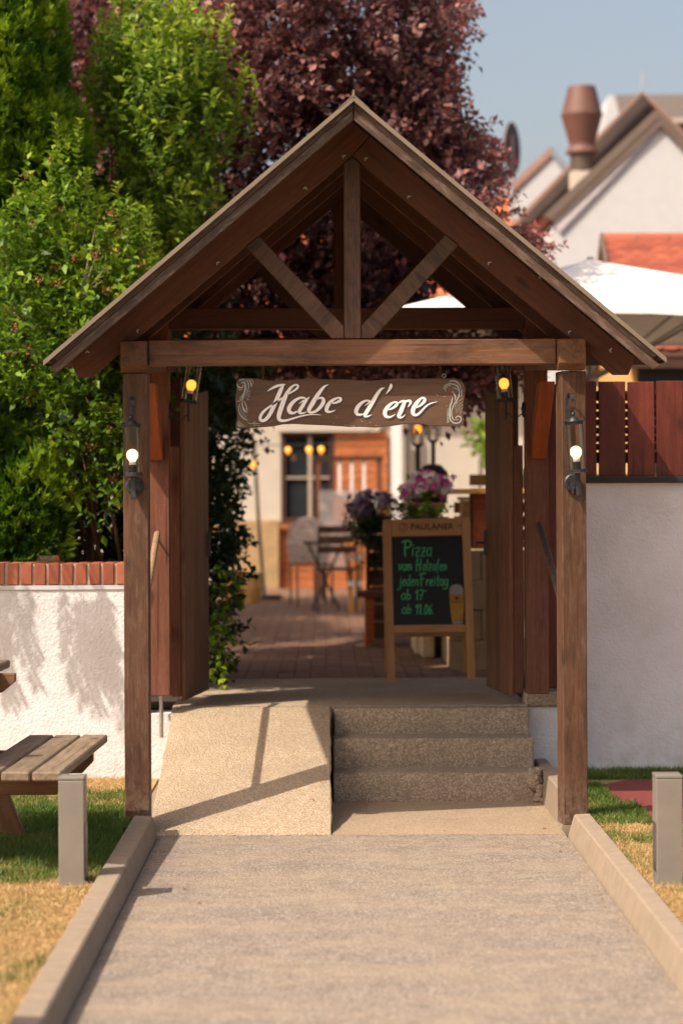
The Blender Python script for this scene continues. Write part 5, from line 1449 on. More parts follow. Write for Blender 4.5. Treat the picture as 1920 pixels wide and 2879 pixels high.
# plain tile with a rounded lower edge, lying in local xy
tw_, th_, pitch = 0.155, 0.20, 0.072
tp = [(-tw_ / 2, th_), (-tw_ / 2, 0.035), (-tw_ * .28, 0.008), (0, 0.0), (tw_ * .28, 0.008), (tw_ / 2, 0.035), (tw_ / 2, th_)]
tm = MB().hexa([(x, y_, 0.0) for x, y_ in tp][::-1], [(x, y_, 0.034) for x, y_ in tp][::-1]).mesh('roof_tile'); tm.materials.append(TILE)
bm = bmesh.new(); bm.from_mesh(tm); bmesh.ops.recalc_face_normals(bm, faces=bm.faces); bm.to_mesh(tm); bm.free()
TM = Matrix(((1, 0, 0), tuple(rd), tuple(rn))).transposed().to_4x4()
rowi = 0; t = RL - 0.13; tiles = []
restm = MB()
while t > 0:
    x = xL + 0.08 + (0.0775 if rowi % 2 else 0.0)
    while x < xR - 0.05:
        Mt = Matrix.Translation(Vector((x, ey0, ez0)) + rd * t + rn * 0.004) @ TM @ Matrix.Rotation(-0.07, 4, 'X') @ Matrix.Rotation(random.uniform(-.02, .02), 4, 'Z')
        if x < 3.75 + 0.0 and rowi < 22:
            link('roof_tile', tm, None, pv, Mt)
        else:
            restm.hexa([Mt @ Vector((a, b2, 0)) for a, b2 in tp], [Mt @ Vector((a, b2, .016)) for a, b2 in tp])
        x += 0.157
    t -= pitch; rowi += 1
o = restm.build('roof_tile', TILE, pv); o['kind'] = 'stuff'
x = xL; k = 0
while x < xR - .2:
    mb = MB(); sec = [(0.085 * math.cos(a), 0.075 * math.sin(a)) for a in np.linspace(0, math.pi, 8)]
    z_ = rz0 - 0.055
    mb.hexa([(x + .004, ry0 + a, z_ + b2) for a, b2 in sec], [(x + 0.326, ry0 + a * 1.06, z_ + b2 * 1.08) for a, b2 in sec]).build('ridge_tile', TILE, pv); x += 0.33
MB().bar(Vector((xL - .01, ey0, ez0)), Vector((xL - .01, ry0, rz0 - .01)), 0.02, 0.12).build('verge_board', HOUSEB, pv)
MB().bar(Vector((xL - .01, 25.9, ez0)), Vector((xL - .01, ry0, rz0 - .01)), 0.02, 0.12).build('verge_board', HOUSEB, pv)

# ------------------------------------------------------------------ houses beyond
def extr(name, pts, d, dep, mat, parent, lift=None):
    """outline in photo pixels at distance d, given a real thickness `dep` along the view"""
    A = [U(x, y, d) for x, y in pts]; B = [p + Vector((0, dep, 0)) for p in A]
    me = MB().hexa(A, B)
    vs = np.array(me.v); c = Vector(((vs.min(0) + vs.max(0)) / 2).tolist())
    m_ = me.mesh(name); m_.transform(Matrix.Translation(-c))
    bm = bmesh.new(); bm.from_mesh(m_); bmesh.ops.recalc_face_normals(bm, faces=bm.faces); bm.to_mesh(m_); bm.free()
    return link(name, m_, mat, parent, Matrix.Translation(c))
def band(name, p0, p1, q0, q1, dA, dB, th, mat, parent):
    """roof slab between front edge p0-p1 (distance dA) and back edge q0-q1 (distance dB)"""
    a0, a1, b0, b1 = U(*p0, dA), U(*p1, dA), U(*q0, dB), U(*q1, dB)
    up = Vector((0, 0, th))
    m_ = MB().hexa([a0, a1, b1, b0], [a0 + up, a1 + up, b1 + up, b0 + up])
    return m_.build(name, mat, parent)
hA = empty('white_house', U(1850, 1100, 30), 'white gabled house with brown verges behind the orange pavilion roof', 'house')
extr('gable_wall', [(1548, 1664), (1548, 634), (1562, 634), (1857, 354), (2160, 650), (2160, 1664)], 30.0, 3.2, HOUSEW, hA)
extr('verge_board', [(1556, 626), (1550, 616), (1848, 327), (1862, 340), (2170, 650), (2160, 660), (1855, 352)], 29.93, 0.06, HOUSEB, hA)
extr('shaded_plaster_strip', [(1572, 654), (1556, 628), (1850, 344), (1862, 352)], 29.955, 0.04, plain('lilac grey shaded render', (0.50, 0.47, 0.48), 0.9), hA)  # plaster strip whose lilac grey carries the shade under the verge
extr('roof', [(1526, 606), (1842, 306), (1855, 318), (2190, 640), (2180, 655), (1850, 330), (1551, 616)], 29.92, 3.3, HOUSEB, hA)
hB = empty('brown_gable_house', U(1700, 900, 33), 'tall house with a wide dark brown gable soffit and a thin roof rod', 'house')
extr('roof', [(1804, 258), (1434, 645), (1455, 655), (1527, 604), (1843, 295), (2100, 560), (2130, 560)], 32.5, 3.3, SOFFIT, hB)
extr('barge_board', [(1804, 254), (1426, 640), (1434, 648), (1804, 264), (2110, 566), (2120, 560)], 32.3, 0.12, plain('faded brown fascia', (0.30, 0.19, 0.15), 0.8), hB)
extr('wall', [(1470, 1640), (1470, 668), (1535, 606), (1836, 312), (2090, 590), (2090, 1640)], 33.3, 2.4, HOUSEW, hB)
MB().tube([U(1803, 256, 32.6), U(1808, 205, 32.6)], 0.012, 6).build('roof_rod', STEEL, hB)
hC = empty('small_gable_house', U(1500, 900, 36), 'distant white gable with a red brown verge left of the round vent', 'house')
extr('wall', [(1330, 1625), (1330, 660), (1553, 440), (1660, 548), (1660, 1625)], 36.0, 5.0, HOUSEW, hC)
extr('roof', [(1548, 411), (1385, 566), (1310, 640), (1325, 652), (1392, 588), (1549, 437)], 35.96, 5.2, plain('red brown verge tile', (0.34, 0.20, 0.16), 0.8, 0, 0.2), hC)
extr('roof', [(1549, 411), (1604, 480), (1680, 560), (1668, 566), (1590, 488), (1550, 437)], 35.96, 5.2, FLASH, hC)
hD = empty('far_house', U(1850, 700, 45), 'farthest white house with a grey brown tiled roof behind the tall gable', 'house')
a, b_, c_, d_ = U(1722, 267, 47), U(2300, 262, 47), U(2300, 352, 44), U(1740, 345, 44)
MB().hexa([a, b_, c_, d_], [p + Vector((0, 0.4, -0.25)) for p in (a, b_, c_, d_)]).build('roof', ROOFBR, hD)
extr('gable_wall', [(1712, 268), (1726, 268), (1745, 340), (1745, 1580), (1680, 1580), (1692, 352)], 44.5, 2.0, HOUSEW, hD)
extr('wall', [(1745, 350), (2300, 352), (2300, 1580), (1745, 1580)], 44.8, 2.0, OCHRE, hD)
extr('gutter', [(1880, 332), (2300, 330), (2300, 343), (1885, 344)], 43.9, 0.15, plain('beige gutter', (0.50, 0.42, 0.36), 0.6), hD)
# round vent chimney
vd = 31.3
ve = empty('roof_vent', U(1637, 560, vd), 'big red brown double-cone roof vent on a dark pipe', 'vent')
def vz(py): return U(1637, py, vd).z
def vr(px): return px / FPX * vd
cx_ = U(1635, 350, vd).x
MB().lathe([(vr(36), vz(246)), (vr(38), vz(244)), (vr(57), vz(318)), (vr(58), vz(325)), (vr(57), vz(330)), (vr(36), vz(405)), (vr(36), vz(412)), (vr(46), vz(428)), (vr(46), vz(432))], (cx_, vd, 0), 32).build('cowl', COPPER, ve, smooth=False)
MB().lathe([(vr(58.5), vz(326)), (vr(59.5), vz(325)), (vr(58.5), vz(321))], (cx_, vd, 0), 32, False).build('seam_ring', COPPER, ve)
MB().lathe([(vr(34), vz(434)), (vr(34), vz(484))], (cx_, vd, 0), 24).build('pipe', plain('dark brown pipe', (0.10, 0.075, 0.055), 0.4, 0.3), ve, smooth=False)
MB().box(cx_ - vr(33), cx_ + vr(33), vd - .15, vd + .15, vz(700), vz(484)).build('base', OCHRE if False else CREAM, ve)
# dish
dd = 33.5
dh = empty('satellite_dish', U(1430, 560, dd), 'dark grey satellite dish seen almost edge-on above the plum tree', 'dish')
c = U(1418, 418, dd)
R_ = 73 / FPX * dd
prof = [(0.001, 0.0)] + [(R_ * t, 0.10 * t * t) for t in (0.2, 0.4, 0.6, 0.8, 1.0)] + [(R_, 0.105 + .015), (R_ * .5, 0.045), (0.001, 0.02)]
MB().lathe(prof, n=28, close=False).build('reflector', plain('dish brown grey', (0.11, 0.075, 0.075), 0.7), dh, wm=Matrix.Translation(c) @ Matrix.Rotation(math.radians(-17), 4, 'Z') @ Matrix.Rotation(math.radians(90), 4, 'Y') @ Matrix.Rotation(math.radians(4), 4, 'X'), smooth=True)
MB().tube([U(1438, 380, dd), U(1437, 620, dd)], 0.03, 8).build('mast', plain('mast grey', (0.35, 0.33, 0.33), 0.5), dh)

# ------------------------------------------------------------------ plants
def nrmz(a):
    return a / np.maximum(np.linalg.norm(a, axis=1, keepdims=True), 1e-9)

def leaves(name, pos, axis, up, L, W, var, mat, parent, fold=0.35, curl=0.0):
    """every leaf: 2 triangles hinged on the midrib (4 with curl)"""
    n = len(pos)
    ax = nrmz(axis); side = nrmz(np.cross(ax, up)); nn = np.cross(side, ax)
    L = np.broadcast_to(L, n)[:, None]; W = np.broadcast_to(W, n)[:, None]
    base = pos; tip = pos + ax * L - nn * (curl * L)
    mid = pos + ax * L * 0.45 + nn * (curl * L * 0.25)
    l = mid + side * W * .5 + nn * W * fold * .5; r = mid - side * W * .5 + nn * W * fold * .5
    v = np.stack([base, l, tip, r, mid], 1).reshape(-1, 3)
    i = np.arange(n) * 5
    tri = np.stack([i, i + 4, i + 1, i + 1, i + 4, i + 2, i, i + 3, i + 4, i + 3, i + 2, i + 4], 1).reshape(-1, 3)
    me = bpy.data.meshes.new(name)
    c = v.mean(0)
    me.vertices.add(len(v)); me.vertices.foreach_set('co', (v - c).astype(np.float32).ravel())
    me.loops.add(len(tri) * 3); me.loops.foreach_set('vertex_index', tri.astype(np.int32).ravel())
    me.polygons.add(len(tri)); me.polygons.foreach_set('loop_start', np.arange(0, len(tri) * 3, 3, dtype=np.int32)); me.polygons.foreach_set('loop_total', np.full(len(tri), 3, dtype=np.int32))
    at = me.attributes.new('var', 'FLOAT', 'POINT'); at.data.foreach_set('value', np.repeat(np.clip(var, 0, 1), 5).astype(np.float32))
    me.update(calc_edges=True)
    o = link(name, me, mat, parent, Matrix.Translation(Vector(c.tolist())))
    o['kind'] = 'stuff'
    return o

def crown_pts(blobs, per, Lt=0.25, nl=9, inner=0.35, up=0.35, lump=0.28, back=0.35, droop=0.0, spread=0.9):
    """blobs: (px, py, d, rx_px, rz_px, ry_m) -> leaf positions, axes, normals"""
    P_, A_, Nn, V_ = [], [], [], []
    for bi, (px, py, d, rx, rz, ry) in enumerate(blobs):
        c = np.array(U(px, py, d)); R = np.array([rx * d / FPX, ry, rz * d / FPX])
        area = (R[0] * R[2] + R[0] * R[1] + R[1] * R[2]) / 3 * 4 * math.pi
        n = int(area * per)
        u = nrmz(rng.normal(size=(n, 3)))
        keep = (u[:, 1] < 0.15) | (rng.random(n) < back)
        u = u[keep]; n = len(u)
        rad = np.where(rng.random(n) < inner, rng.uniform(0.25, 0.8, n), rng.uniform(0.78, 1.0, n))
        k = rad * (1 + lump * wob(u, 5.0, bi * 1.7) + lump * .5 * wob(u, 11.0, bi * 2.9 + 1))
        p0 = c + u * R * k[:, None]
        tw = nrmz(u * R / R.mean() * spread + rng.normal(size=(n, 3)) * 0.45 + np.array([0, 0, up]))
        tw[:, 2] -= droop
        tone = 0.5 + 0.22 * wob(p0 * 1.0, 3.1, 0.3) + rng.normal(size=n) * 0.10
        m = nl
        s = (np.arange(m) + 0.5) / m
        pos = p0[:, None, :] + tw[:, None, :] * (s[None, :, None] - 0.3) * Lt + np.array([0, 0, -1])[None, None, :] * (s[None, :, None] ** 2) * Lt * 0.12
        side = nrmz(np.cross(tw, rng.normal(size=(n, 3))))
        sg = np.where(np.arange(m) % 2, 1.0, -1.0)
        ang = rng.normal(size=(n, m)) * 0.4
        b2 = np.cross(tw, side)
        sd = side[:, None, :] * (np.cos(ang) * sg[None])[:, :, None] + b2[:, None, :] * np.sin(ang)[:, :, None]
        ax = tw[:, None, :] * 0.6 + sd * 0.85 + rng.normal(size=(n, m, 3)) * 0.18
        upv = np.array([0, 0, 1.0]) + rng.normal(size=(n, m, 3)) * 0.45
        tipb = (s[None, :] - 0.5) * 0.45
        P_.append(pos.reshape(-1, 3)); A_.append(ax.reshape(-1, 3)); Nn.append(upv.reshape(-1, 3)); V_.append((tone[:, None] + tipb + rng.normal(size=(n, m)) * 0.08).ravel())
    return np.concatenate(P_), np.concatenate(A_), np.concatenate(Nn), np.concatenate(V_)

def tree(name, label, cat, blobs, per, L, W, mat, base, trunk_r, Lt, nl, group=None, bark=None, limbs=6, **kw):
    g = empty(name, base, label, cat, group)
    top = Vector(np.mean([np.array(U(b[0], b[1], b[2])) for b in blobs], 0).tolist())
    mb = MB(); rr = random.Random(len(label))
    b0 = Vector(base)
    midp = Vector((b0.x + 0.06, b0.y, b0.z + (top.z - b0.z) * 0.55)) if name == 'plum_tree' else b0.lerp(top, 0.45) + Vector((rr.uniform(-.1, .1), 0, 0))
    mb.tube([b0, b0.lerp(midp, 0.5) + Vector((0.03, 0, 0)), midp, midp.lerp(top, 0.6)], [trunk_r, trunk_r * .8, trunk_r * .6, trunk_r * .3], 10)
    for k in range(limbs):
        b_ = blobs[k % len(blobs)]; q = U(b_[0] + rr.uniform(-.4, .4) * b_[3], b_[1] + rr.uniform(-.4, .4) * b_[4], b_[2])
        s = b0.lerp(midp, rr.uniform(0.8 if name == 'plum_tree' else 0.5, 1.0))
        mb.tube([s, s.lerp(q, .35) + Vector((0, 0, 0.12)), s.lerp(q, .7) + Vector((0, 0, .08)), q], [trunk_r * .4, trunk_r * .3, trunk_r * .2, trunk_r * .06], 6)
    mb.build('trunk', bark or BARK, g, smooth=True)
    p, a, u, v = crown_pts(blobs, per, Lt=Lt, nl=nl, **kw)
    n = len(p)
    sc = rng.uniform(0.55, 1.3, n)
    leaves('crown', p, a, u, L * sc, W * sc, v, mat, g, curl=0.08)
    return g, n

tot = 0
# purple plum
pb_ = [(640, 130, 17.5, 330, 300, 1.5), (930, 130, 17.5, 290, 260, 1.6), (1160, 50, 17.8, 130, 190, 1.0), (830, 430, 17.5, 330, 280, 1.6), (1120, 380, 17.5, 170, 190, 1.2), (1220, 440, 17.2, 100, 100, 0.7),
       (250, 60, 18.0, 200, 300, 1.4), (200, 330, 18.4, 150, 200, 1.0), (400, 420, 18, 200, 300, 1.3), (560, 700, 18.2, 190, 220, 1.3), (800, 820, 18.2, 260, 200, 1.3), (1000, 760, 18.0, 120, 160, 1.0), (1000, 610, 17.6, 200, 130, 1.2),
       (900, 900, 18.3, 230, 150, 1.0), (1130, 730, 18.4, 130, 110, .8), (1150, 900, 18.8, 130, 90, .7), (620, 1010, 18.0, 140, 110, 0.9), (690, 1150, 17.6, 80, 50, 0.4), (880, 1010, 18.2, 260, 70, 0.9), (1180, 1040, 17.4, 190, 70, 0.7), (1270, 1100, 17.0, 90, 60, 0.5), (1340, 1020, 17.3, 110, 80, 0.6), (1370, 1090, 17.6, 50, 50, 0.4), (1300, 590, 16.6, 80, 80, 0.5)]
g, n = tree('plum_tree', 'tall blood-leaved plum tree with dark red purple foliage behind the portal', 'tree', pb_, 105, 0.062, 0.042, PURPLE, (-1.12, 17.6, 0.43), 0.13, 0.34, 10, limbs=9, lump=0.30)
tot += n
# loose purple shoots against the sky and over the roof edge
def shoots(parent, specs, L, W, mat, sp=0.035, bark=None, r=0.0022):
    P_, A_, N_, V_ = [], [], [], []; mb = MB()
    for (x0, y0, x1, y1, d, bow) in specs:
        a, b_ = U(x0, y0, d), U(x1, y1, d + rng.uniform(-.2, .2)); m = max(4, int((b_ - a).length / sp)); pts = []
        for i in range(m):
            t = i / (m - 1); p = a.lerp(b_, t) + Vector((0, 0, bow * math.sin(math.pi * t))); pts.append(p)
            for q in range(3):
                tw = (b_ - a).normalized(); sd = Vector(rng.normal(size=3).tolist()).cross(tw).normalized()
                P_.append(p); A_.append(tw * .6 + sd * .8); N_.append((rng.normal() * .4, rng.normal() * .4, 1)); V_.append(0.5 + t * .35 + rng.normal() * .1)
        mb.tube(pts[::max(1, m // 5)] + [pts[-1]], r, 5)
    n = len(P_); sc = rng.uniform(.7, 1.15, n)
    leaves('shoot_leaves', np.array([list(p) for p in P_]), np.array([list(p) for p in A_]), np.array(N_), L * sc, W * sc, np.array(V_), mat, parent, curl=.1)
    mb.build('shoot_stem', bark or BARK, parent)['kind'] = 'stuff'
sp_ = []
for _ in range(150):
    t = rng.random(); x0 = 1170 + rng.uniform(-60, 60); y0 = 20 + t * 560
    edge = np.interp(y0, [0, 60, 110, 150, 250, 330, 420, 480, 580], [1345, 1335, 1310, 1240, 1300, 1270, 1420, 1440, 1400])
    sp_.append((x0, y0 + rng.uniform(0, 50), edge + rng.uniform(-50, 12), y0 + rng.uniform(-30, 20), 17.2 + rng.uniform(-.5, .5), rng.uniform(-.03, .10)))
for (x, y) in [(1400, 345), (1425, 430), (1445, 462), (1390, 400), (1560, 700), (1540, 660), (1500, 640), (1585, 690), (1345, 20), (1330, 66), (1350, 95), (1550, 735), (1470, 600), (1450, 570)]:
    sp_.append((x - 130, y + 40 + (20 if y > 550 else 0), x, y, 16.6, 0.04))
for _ in range(26):
    x = rng.uniform(1380, 1540); y = 560 + (x - 1380) * 0.75 + rng.uniform(0, 60); sp_.append((x - 90, y + 60, x + 10, y, 16.4, .05))
shoots(g, sp_, 0.058, 0.032, PURPLE)

p_, a_, u_, v_ = crown_pts([(-420, 520, 18.6, 430, 480, 2.0), (-150, 330, 23, 560, 620, 2.0), (-250, 800, 20.5, 430, 260, 1.8)], 46, Lt=.5, nl=9, back=1.0)  # crown added, hardly in view, to throw dappled shade on the courtyard
ctg = empty('shade_tree', (-4.2, 24, 0.44), 'large green tree added to shade the courtyard, mostly hidden behind the plum and thuja', 'tree')
MB().tube([(-4.2, 24, .44), (-4.1, 24, 3), (-3.9, 24, 5)], [.18, .14, .08], 10).build('trunk', BARK, ctg, smooth=True)
leaves('crown', p_, a_, u_, .11, .075, v_, GREEN_D, ctg, curl=.1)
# pale green young tree
lb = [(430, 170, 15.6, 120, 170, 0.7), (345, 270, 15.6, 80, 150, 0.6), (540, 170, 15.6, 80, 140, 0.5), (470, 360, 15.6, 170, 190, 0.8), (500, 560, 15.7, 130, 170, 0.7), (400, 600, 15.8, 110, 200, 0.7), (560, 330, 15.5, 80, 120, 0.4), (440, 760, 15.7, 120, 150, 0.6)]
g, n = tree('young_tree', 'slender pale green leafy tree with upright shoots between the thuja and the plum', 'tree', lb, 120, 0.066, 0.031, GREEN_B, (-1.45, 15.7, 0.43), 0.05, 0.24, 9, bark=BARKT, limbs=10, up=0.9, lump=0.35, inner=0.3)
tot += n
sp_ = [(x + rng.uniform(-10, 10), y + 150, x + rng.uniform(0, 40), y - 20, 15.4, 0.03) for x, y in [(290, 60), (360, 20), (430, -10), (500, 40), (560, 60), (600, 90), (640, 140), (660, 220), (690, 240), (600, 260), (640, 320), (560, 180), (250, 110), (340, -20), (470, 20), (620, 40), (670, 180), (540, 10), (650, 250), (590, 330), (600, 560), (620, 620), (300, 10), (420, 60), (380, 100)]]
shoots(g, sp_, 0.060, 0.026, GREEN_B, 0.03, BARKT)

# thuja: flat fan sprays
def thuja(label, blobs, per, base, nb=7):
    g = empty('thuja', base, label, 'tree')
    MB().tube([base, Vector(base) + Vector((0.02, 0, 2.0)), U(blobs[0][0], blobs[0][1], blobs[0][2])], [0.07, 0.05, 0.02], 8).build('trunk', BARK, g, smooth=True)
    P_, A_, N_, V_ = [], [], [], []
    for bi, (px, py, d, rx, rz, ry) in enumerate(blobs):
        c = np.array(U(px, py, d)); R = np.array([rx * d / FPX, ry, rz * d / FPX])
        n = int((R[0] * R[2] + R[0] * R[1] + R[1] * R[2]) / 3 * 4 * math.pi * per)
        u = nrmz(rng.normal(size=(n, 3))); u = u[(u[:, 1] < .2) | (rng.random(n) < .2)]; n = len(u)
        clump = wob(u * R * 1.0 + c, 8.0, 0.7) * .6 + wob(u * R * 1.0 + c, 21.0, 1.9) * .6
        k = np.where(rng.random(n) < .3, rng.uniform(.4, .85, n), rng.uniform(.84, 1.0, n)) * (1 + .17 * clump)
        p = c + u * R * k[:, None]
        out = nrmz(u + np.array([0, 0, 0.8]) + rng.normal(size=(n, 3)) * .3)
        side = nrmz(np.cross(out, rng.normal(size=(n, 3))))
        for j in range(nb):
            f = (j - (nb - 1) / 2) / nb * 2
            P_.append(p + out * (0.012 * j % 0.03)); A_.append(out * (1 - .25 * abs(f)) + side * f * .9 + rng.normal(size=(n, 3)) * .1)
            N_.append(np.cross(out, side) + rng.normal(size=(n, 3)) * .2); V_.append(.50 + .42 * clump + .16 * (k - .9) * 6 + rng.normal(size=n) * .10)  # tone darkens in gaps and inward: shade put into the leaf colour
    p = np.concatenate(P_); n = len(p)
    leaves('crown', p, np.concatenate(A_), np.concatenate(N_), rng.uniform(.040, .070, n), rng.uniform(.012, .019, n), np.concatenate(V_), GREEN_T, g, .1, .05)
    return n
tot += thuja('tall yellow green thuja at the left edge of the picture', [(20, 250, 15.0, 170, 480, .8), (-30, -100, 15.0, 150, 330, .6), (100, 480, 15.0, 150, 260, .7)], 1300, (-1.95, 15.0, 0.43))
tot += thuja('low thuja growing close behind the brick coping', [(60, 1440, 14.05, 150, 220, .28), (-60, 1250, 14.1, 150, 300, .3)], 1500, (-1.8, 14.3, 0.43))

# broad shrub with dried flower heads
sb = [(160, 640, 14.2, 110, 190, .35), (70, 760, 14.2, 130, 200, .45), (250, 760, 14.2, 120, 170, .4), (330, 720, 14.3, 90, 150, .35), (120, 980, 14.1, 200, 220, .5), (330, 960, 14.1, 150, 220, .5), (60, 1040, 14.15, 120, 130, .4), (250, 1180, 14.1, 150, 170, .4), (330, 1300, 14.0, 90, 170, .3), (400, 1000, 14.4, 90, 200, .3)]
g, n = tree('flowering_shrub', 'broad green shrub with brown dried flower heads leaning over the brick coping', 'shrub', sb, 115, 0.062, 0.031, GREEN_A, (-1.45, 14.3, 0.43), 0.03, 0.20, 8, bark=BARKT, limbs=14, up=0.7, lump=0.30, inner=.3)
tot += n
sp_ = [(x + rng.uniform(-20, 20), y + 170, x, y, 14.0, 0.02) for x, y in [(160, 330), (225, 340), (150, 420), (190, 400), (40, 520), (100, 510), (140, 560), (250, 480), (330, 520), (280, 540), (415, 590), (400, 640), (430, 700), (20, 640), (370, 570), (300, 640), (210, 600), (270, 790), (440, 900), (390, 800)]]
shoots(g, sp_, 0.055, 0.026, GREEN_A, 0.026, BARKT)
# stems showing in the thin lower part
mb = MB()
for (x0, y0, x1, y1) in [(180, 1250, 290, 1560), (230, 1270, 270, 1480), (110, 1230, 240, 1470), (300, 1400, 340, 1560), (60, 1240, 120, 1400), (240, 1100, 330, 1500)]:
    mb.tube([U(x1, y1 + 30, 14.05), U((x0 + x1) / 2 + 5, (y0 + y1) / 2, 14.0), U(x0, y0, 13.95)], [0.012, 0.009, 0.005], 6)
mb.build('bare_stem', BARKT, g, smooth=True)
mb = MB()
for (x1, y1) in [(268, 645), (282, 690), (300, 750), (288, 790), (255, 700), (240, 760)]:
    mb.tube([U(235, 835, 13.85), U((235 + x1) / 2 - 4, (835 + y1) / 2, 13.83), U(x1, y1, 13.8)], [0.006, 0.004, 0.0015], 5)
mb.build('dead_twig', BARKG, g)
# dried flower heads
P_, A_, N_, V_ = [], [], [], []
hp, ha, hu, hv = crown_pts(sb, 9, Lt=0.1, nl=1, back=0)
heads = hp + np.array([0, -0.04, 0.02])
for h in heads:
    m = 26; q = rng.normal(size=(m, 3)) * np.array([.017, .017, .014]) + h
    P_.append(q); A_.append(rng.normal(size=(m, 3)) + np.array([0, 0, .8])); N_.append(rng.normal(size=(m, 3))); V_.append(rng.random(m))
p = np.concatenate(P_); leaves('dried_flower_heads', p, np.concatenate(A_), np.concatenate(N_), 0.016, 0.007, np.concatenate(V_), FLOWERB, g)

# dark evergreen hedge behind them and ivy along the passage
hb = [(150, 1500, 15.2, 330, 160, .35), (0, 1150, 15.4, 330, 480, .45), (330, 1250, 15.4, 260, 420, .45), (300, 900, 15.9, 300, 400, .45), (120, 720, 16.6, 240, 260, .4)]
g, n = tree('evergreen_hedge', 'dark dense evergreen hedge filling the space behind the shrub', 'hedge', hb, 135, 0.085, 0.05, GREEN_D, (-1.9, 15.5, 0.43), 0.06, 0.25, 8, inner=.15, lump=.15)
tot += n
iv = [(560, 1240, 16.3, 110, 230, .4), (620, 1080, 16.8, 120, 110, .5), (570, 1480, 16.0, 90, 210, .4), (600, 1640, 15.7, 85, 120, .3), (595, 1780, 15.25, 80, 110, .22), (600, 1860, 14.9, 50, 50, .14), (640, 1350, 17.5, 50, 260, .5)]
g, n = tree('ivy', 'dark ivy and climbing leaves along the left side of the paved passage', 'climbing plant', iv, 120, 0.06, 0.045, GREEN_D, (-0.98, 16.0, 0.43), 0.05, 0.18, 7, lump=.25, droop=.3)
tot += n
shoots(g, [(600, 1760, 632, 1925, 14.45, .02), (590, 1780, 600, 1900, 14.5, .02), (610, 1730, 655, 1800, 14.9, .02), (600, 1600, 668, 1640, 15.2, .02), (600, 1640, 676, 1700, 15.2, .02), (590, 1660, 650, 1740, 15.1, .02), (600, 1700, 640, 1860, 14.7, .02)], 0.06, 0.045, GREEN_A, 0.03)
# trees behind the inn and house corners
wb = [(1345, 1235, 24, 30, 45, .2), (1385, 1255, 23.6, 26, 40, .2)]
g, n = tree('wall_climber', 'small green climber on the pale wall right of the lamp posts', 'climbing plant', wb, 160, 0.07, 0.05, GREEN_B, (1.55, 24.2, ztop_t), 0.015, 0.12, 6, limbs=3)

# flower planters
def planter(x, y, z0, w, h, blobs, fl, petal, label, petn, stand=None):
    g = empty('flower_planter', (x, y, z0), label, 'planter', 'flower planters in the courtyard')
    MB().hexa([(x - w / 2 + .03, y - .09, z0), (x + w / 2 - .03, y - .09, z0), (x + w / 2 - .03, y + .09, z0), (x - w / 2 + .03, y + .09, z0)], [(x - w / 2, y - .11, z0 + h), (x + w / 2, y - .11, z0 + h), (x + w / 2, y + .11, z0 + h), (x - w / 2, y + .11, z0 + h)]).build('pot', POTTER, g, bevel=0.008)
    MB().box(x - w / 2 - .008, x + w / 2 + .008, y - .118, y + .118, z0 + h + .001, z0 + h + .025).build('rim', POTTER, g, bevel=0.005)
    p, a, u, v = crown_pts(blobs, 260, Lt=.10, nl=7, back=.6, up=.5)
    leaves('foliage', p, a, u, .045, .026, v, GREEN_D if petal is PETAL_V else GREEN_A, g)
    p, a, u, v = crown_pts(fl, petn, Lt=.02, nl=1, back=.5)
    P_, A_, N_, V_ = [], [], [], []
    for q, ax in zip(p, a):
        ax = Vector(ax.tolist()).normalized() + Vector((0, -0.8, .5)); ax.normalize(); s = ax.orthogonal().normalized(); t = ax.cross(s); c_ = rng.random()
        for k in range(6):
            dd_ = s * math.cos(k * math.pi / 3) + t * math.sin(k * math.pi / 3) + ax * .3
            P_.append(q); A_.append(list(dd_)); N_.append(list(ax)); V_.append(c_)
    leaves('blossom', np.array(P_), np.array(A_), np.array(N_), .034, .030, np.array(V_), petal, g)
    return g
zf = U(0, 1458, 16.6).z
planter(U(1187, 0, 16.6).x, 16.6, zf, .26, .07, [(1185, 1405, 16.6, 56, 44, .15), (1178, 1436, 16.45, 66, 26, .10)], [(1200, 1360, 16.55, 68, 32, .16), (1150, 1385, 16.5, 30, 30, .1), (1240, 1375, 16.6, 30, 26, .1)], PETAL_W, 'terracotta planter full of white and pink petunias behind the chalkboard top', 420)
zg = U(0, 1490, 19.4).z
planter(U(1042, 0, 19.4).x, 19.4, zg, .30, .08, [(1045, 1440, 19.4, 66, 48, .18), (1035, 1480, 19.25, 60, 34, .12), (1050, 1530, 19.25, 34, 70, .1)], [(1040, 1405, 19.35, 58, 24, .18), (1010, 1430, 19.3, 30, 28, .12)], PETAL_V, 'darker planter with lilac and white petunias left behind the chalkboard', 330)
st1 = empty('plant_stand', (U(1187, 0, 16.6).x, 16.6, 1.25), 'short wooden stand carrying the white and pink flowers', 'stand')
x = U(1187, 0, 16.6).x
if zf > 1.27:
    MB().box(x - .16, x + .16, 16.47, 16.73, zf - .03, zf - .002).build('top', W_RED, st1); 
    for sx in (-.14, .11):
        MB().box(x + sx, x + sx + .03, 16.5, 16.53, 1.246, zf - .032).build('leg', W_RED, st1); MB().box(x + sx, x + sx + .03, 16.68, 16.71, 1.246, zf - .032).build('leg', W_RED, st1)
st2 = empty('plant_stand', (U(1052, 0, 19.4).x, 19.4, ZP), 'tall dark wooden stand carrying the lilac flowers beside the low bench', 'stand')
x = U(1052, 0, 19.4).x
MB().box(x - .15, x + .15, 19.27, 19.53, zg - .04, zg - .002).build('top', W_DARK, st2)
for k in range(6):
    z = ZP + .02 + k * (zg - .06 - ZP) / 6
    MB().box(x - .08, x + .08, 19.29, 19.51, z, z + (zg - .06 - ZP) / 6 - .012).build('board', W_DARK, st2, bevel=.003)
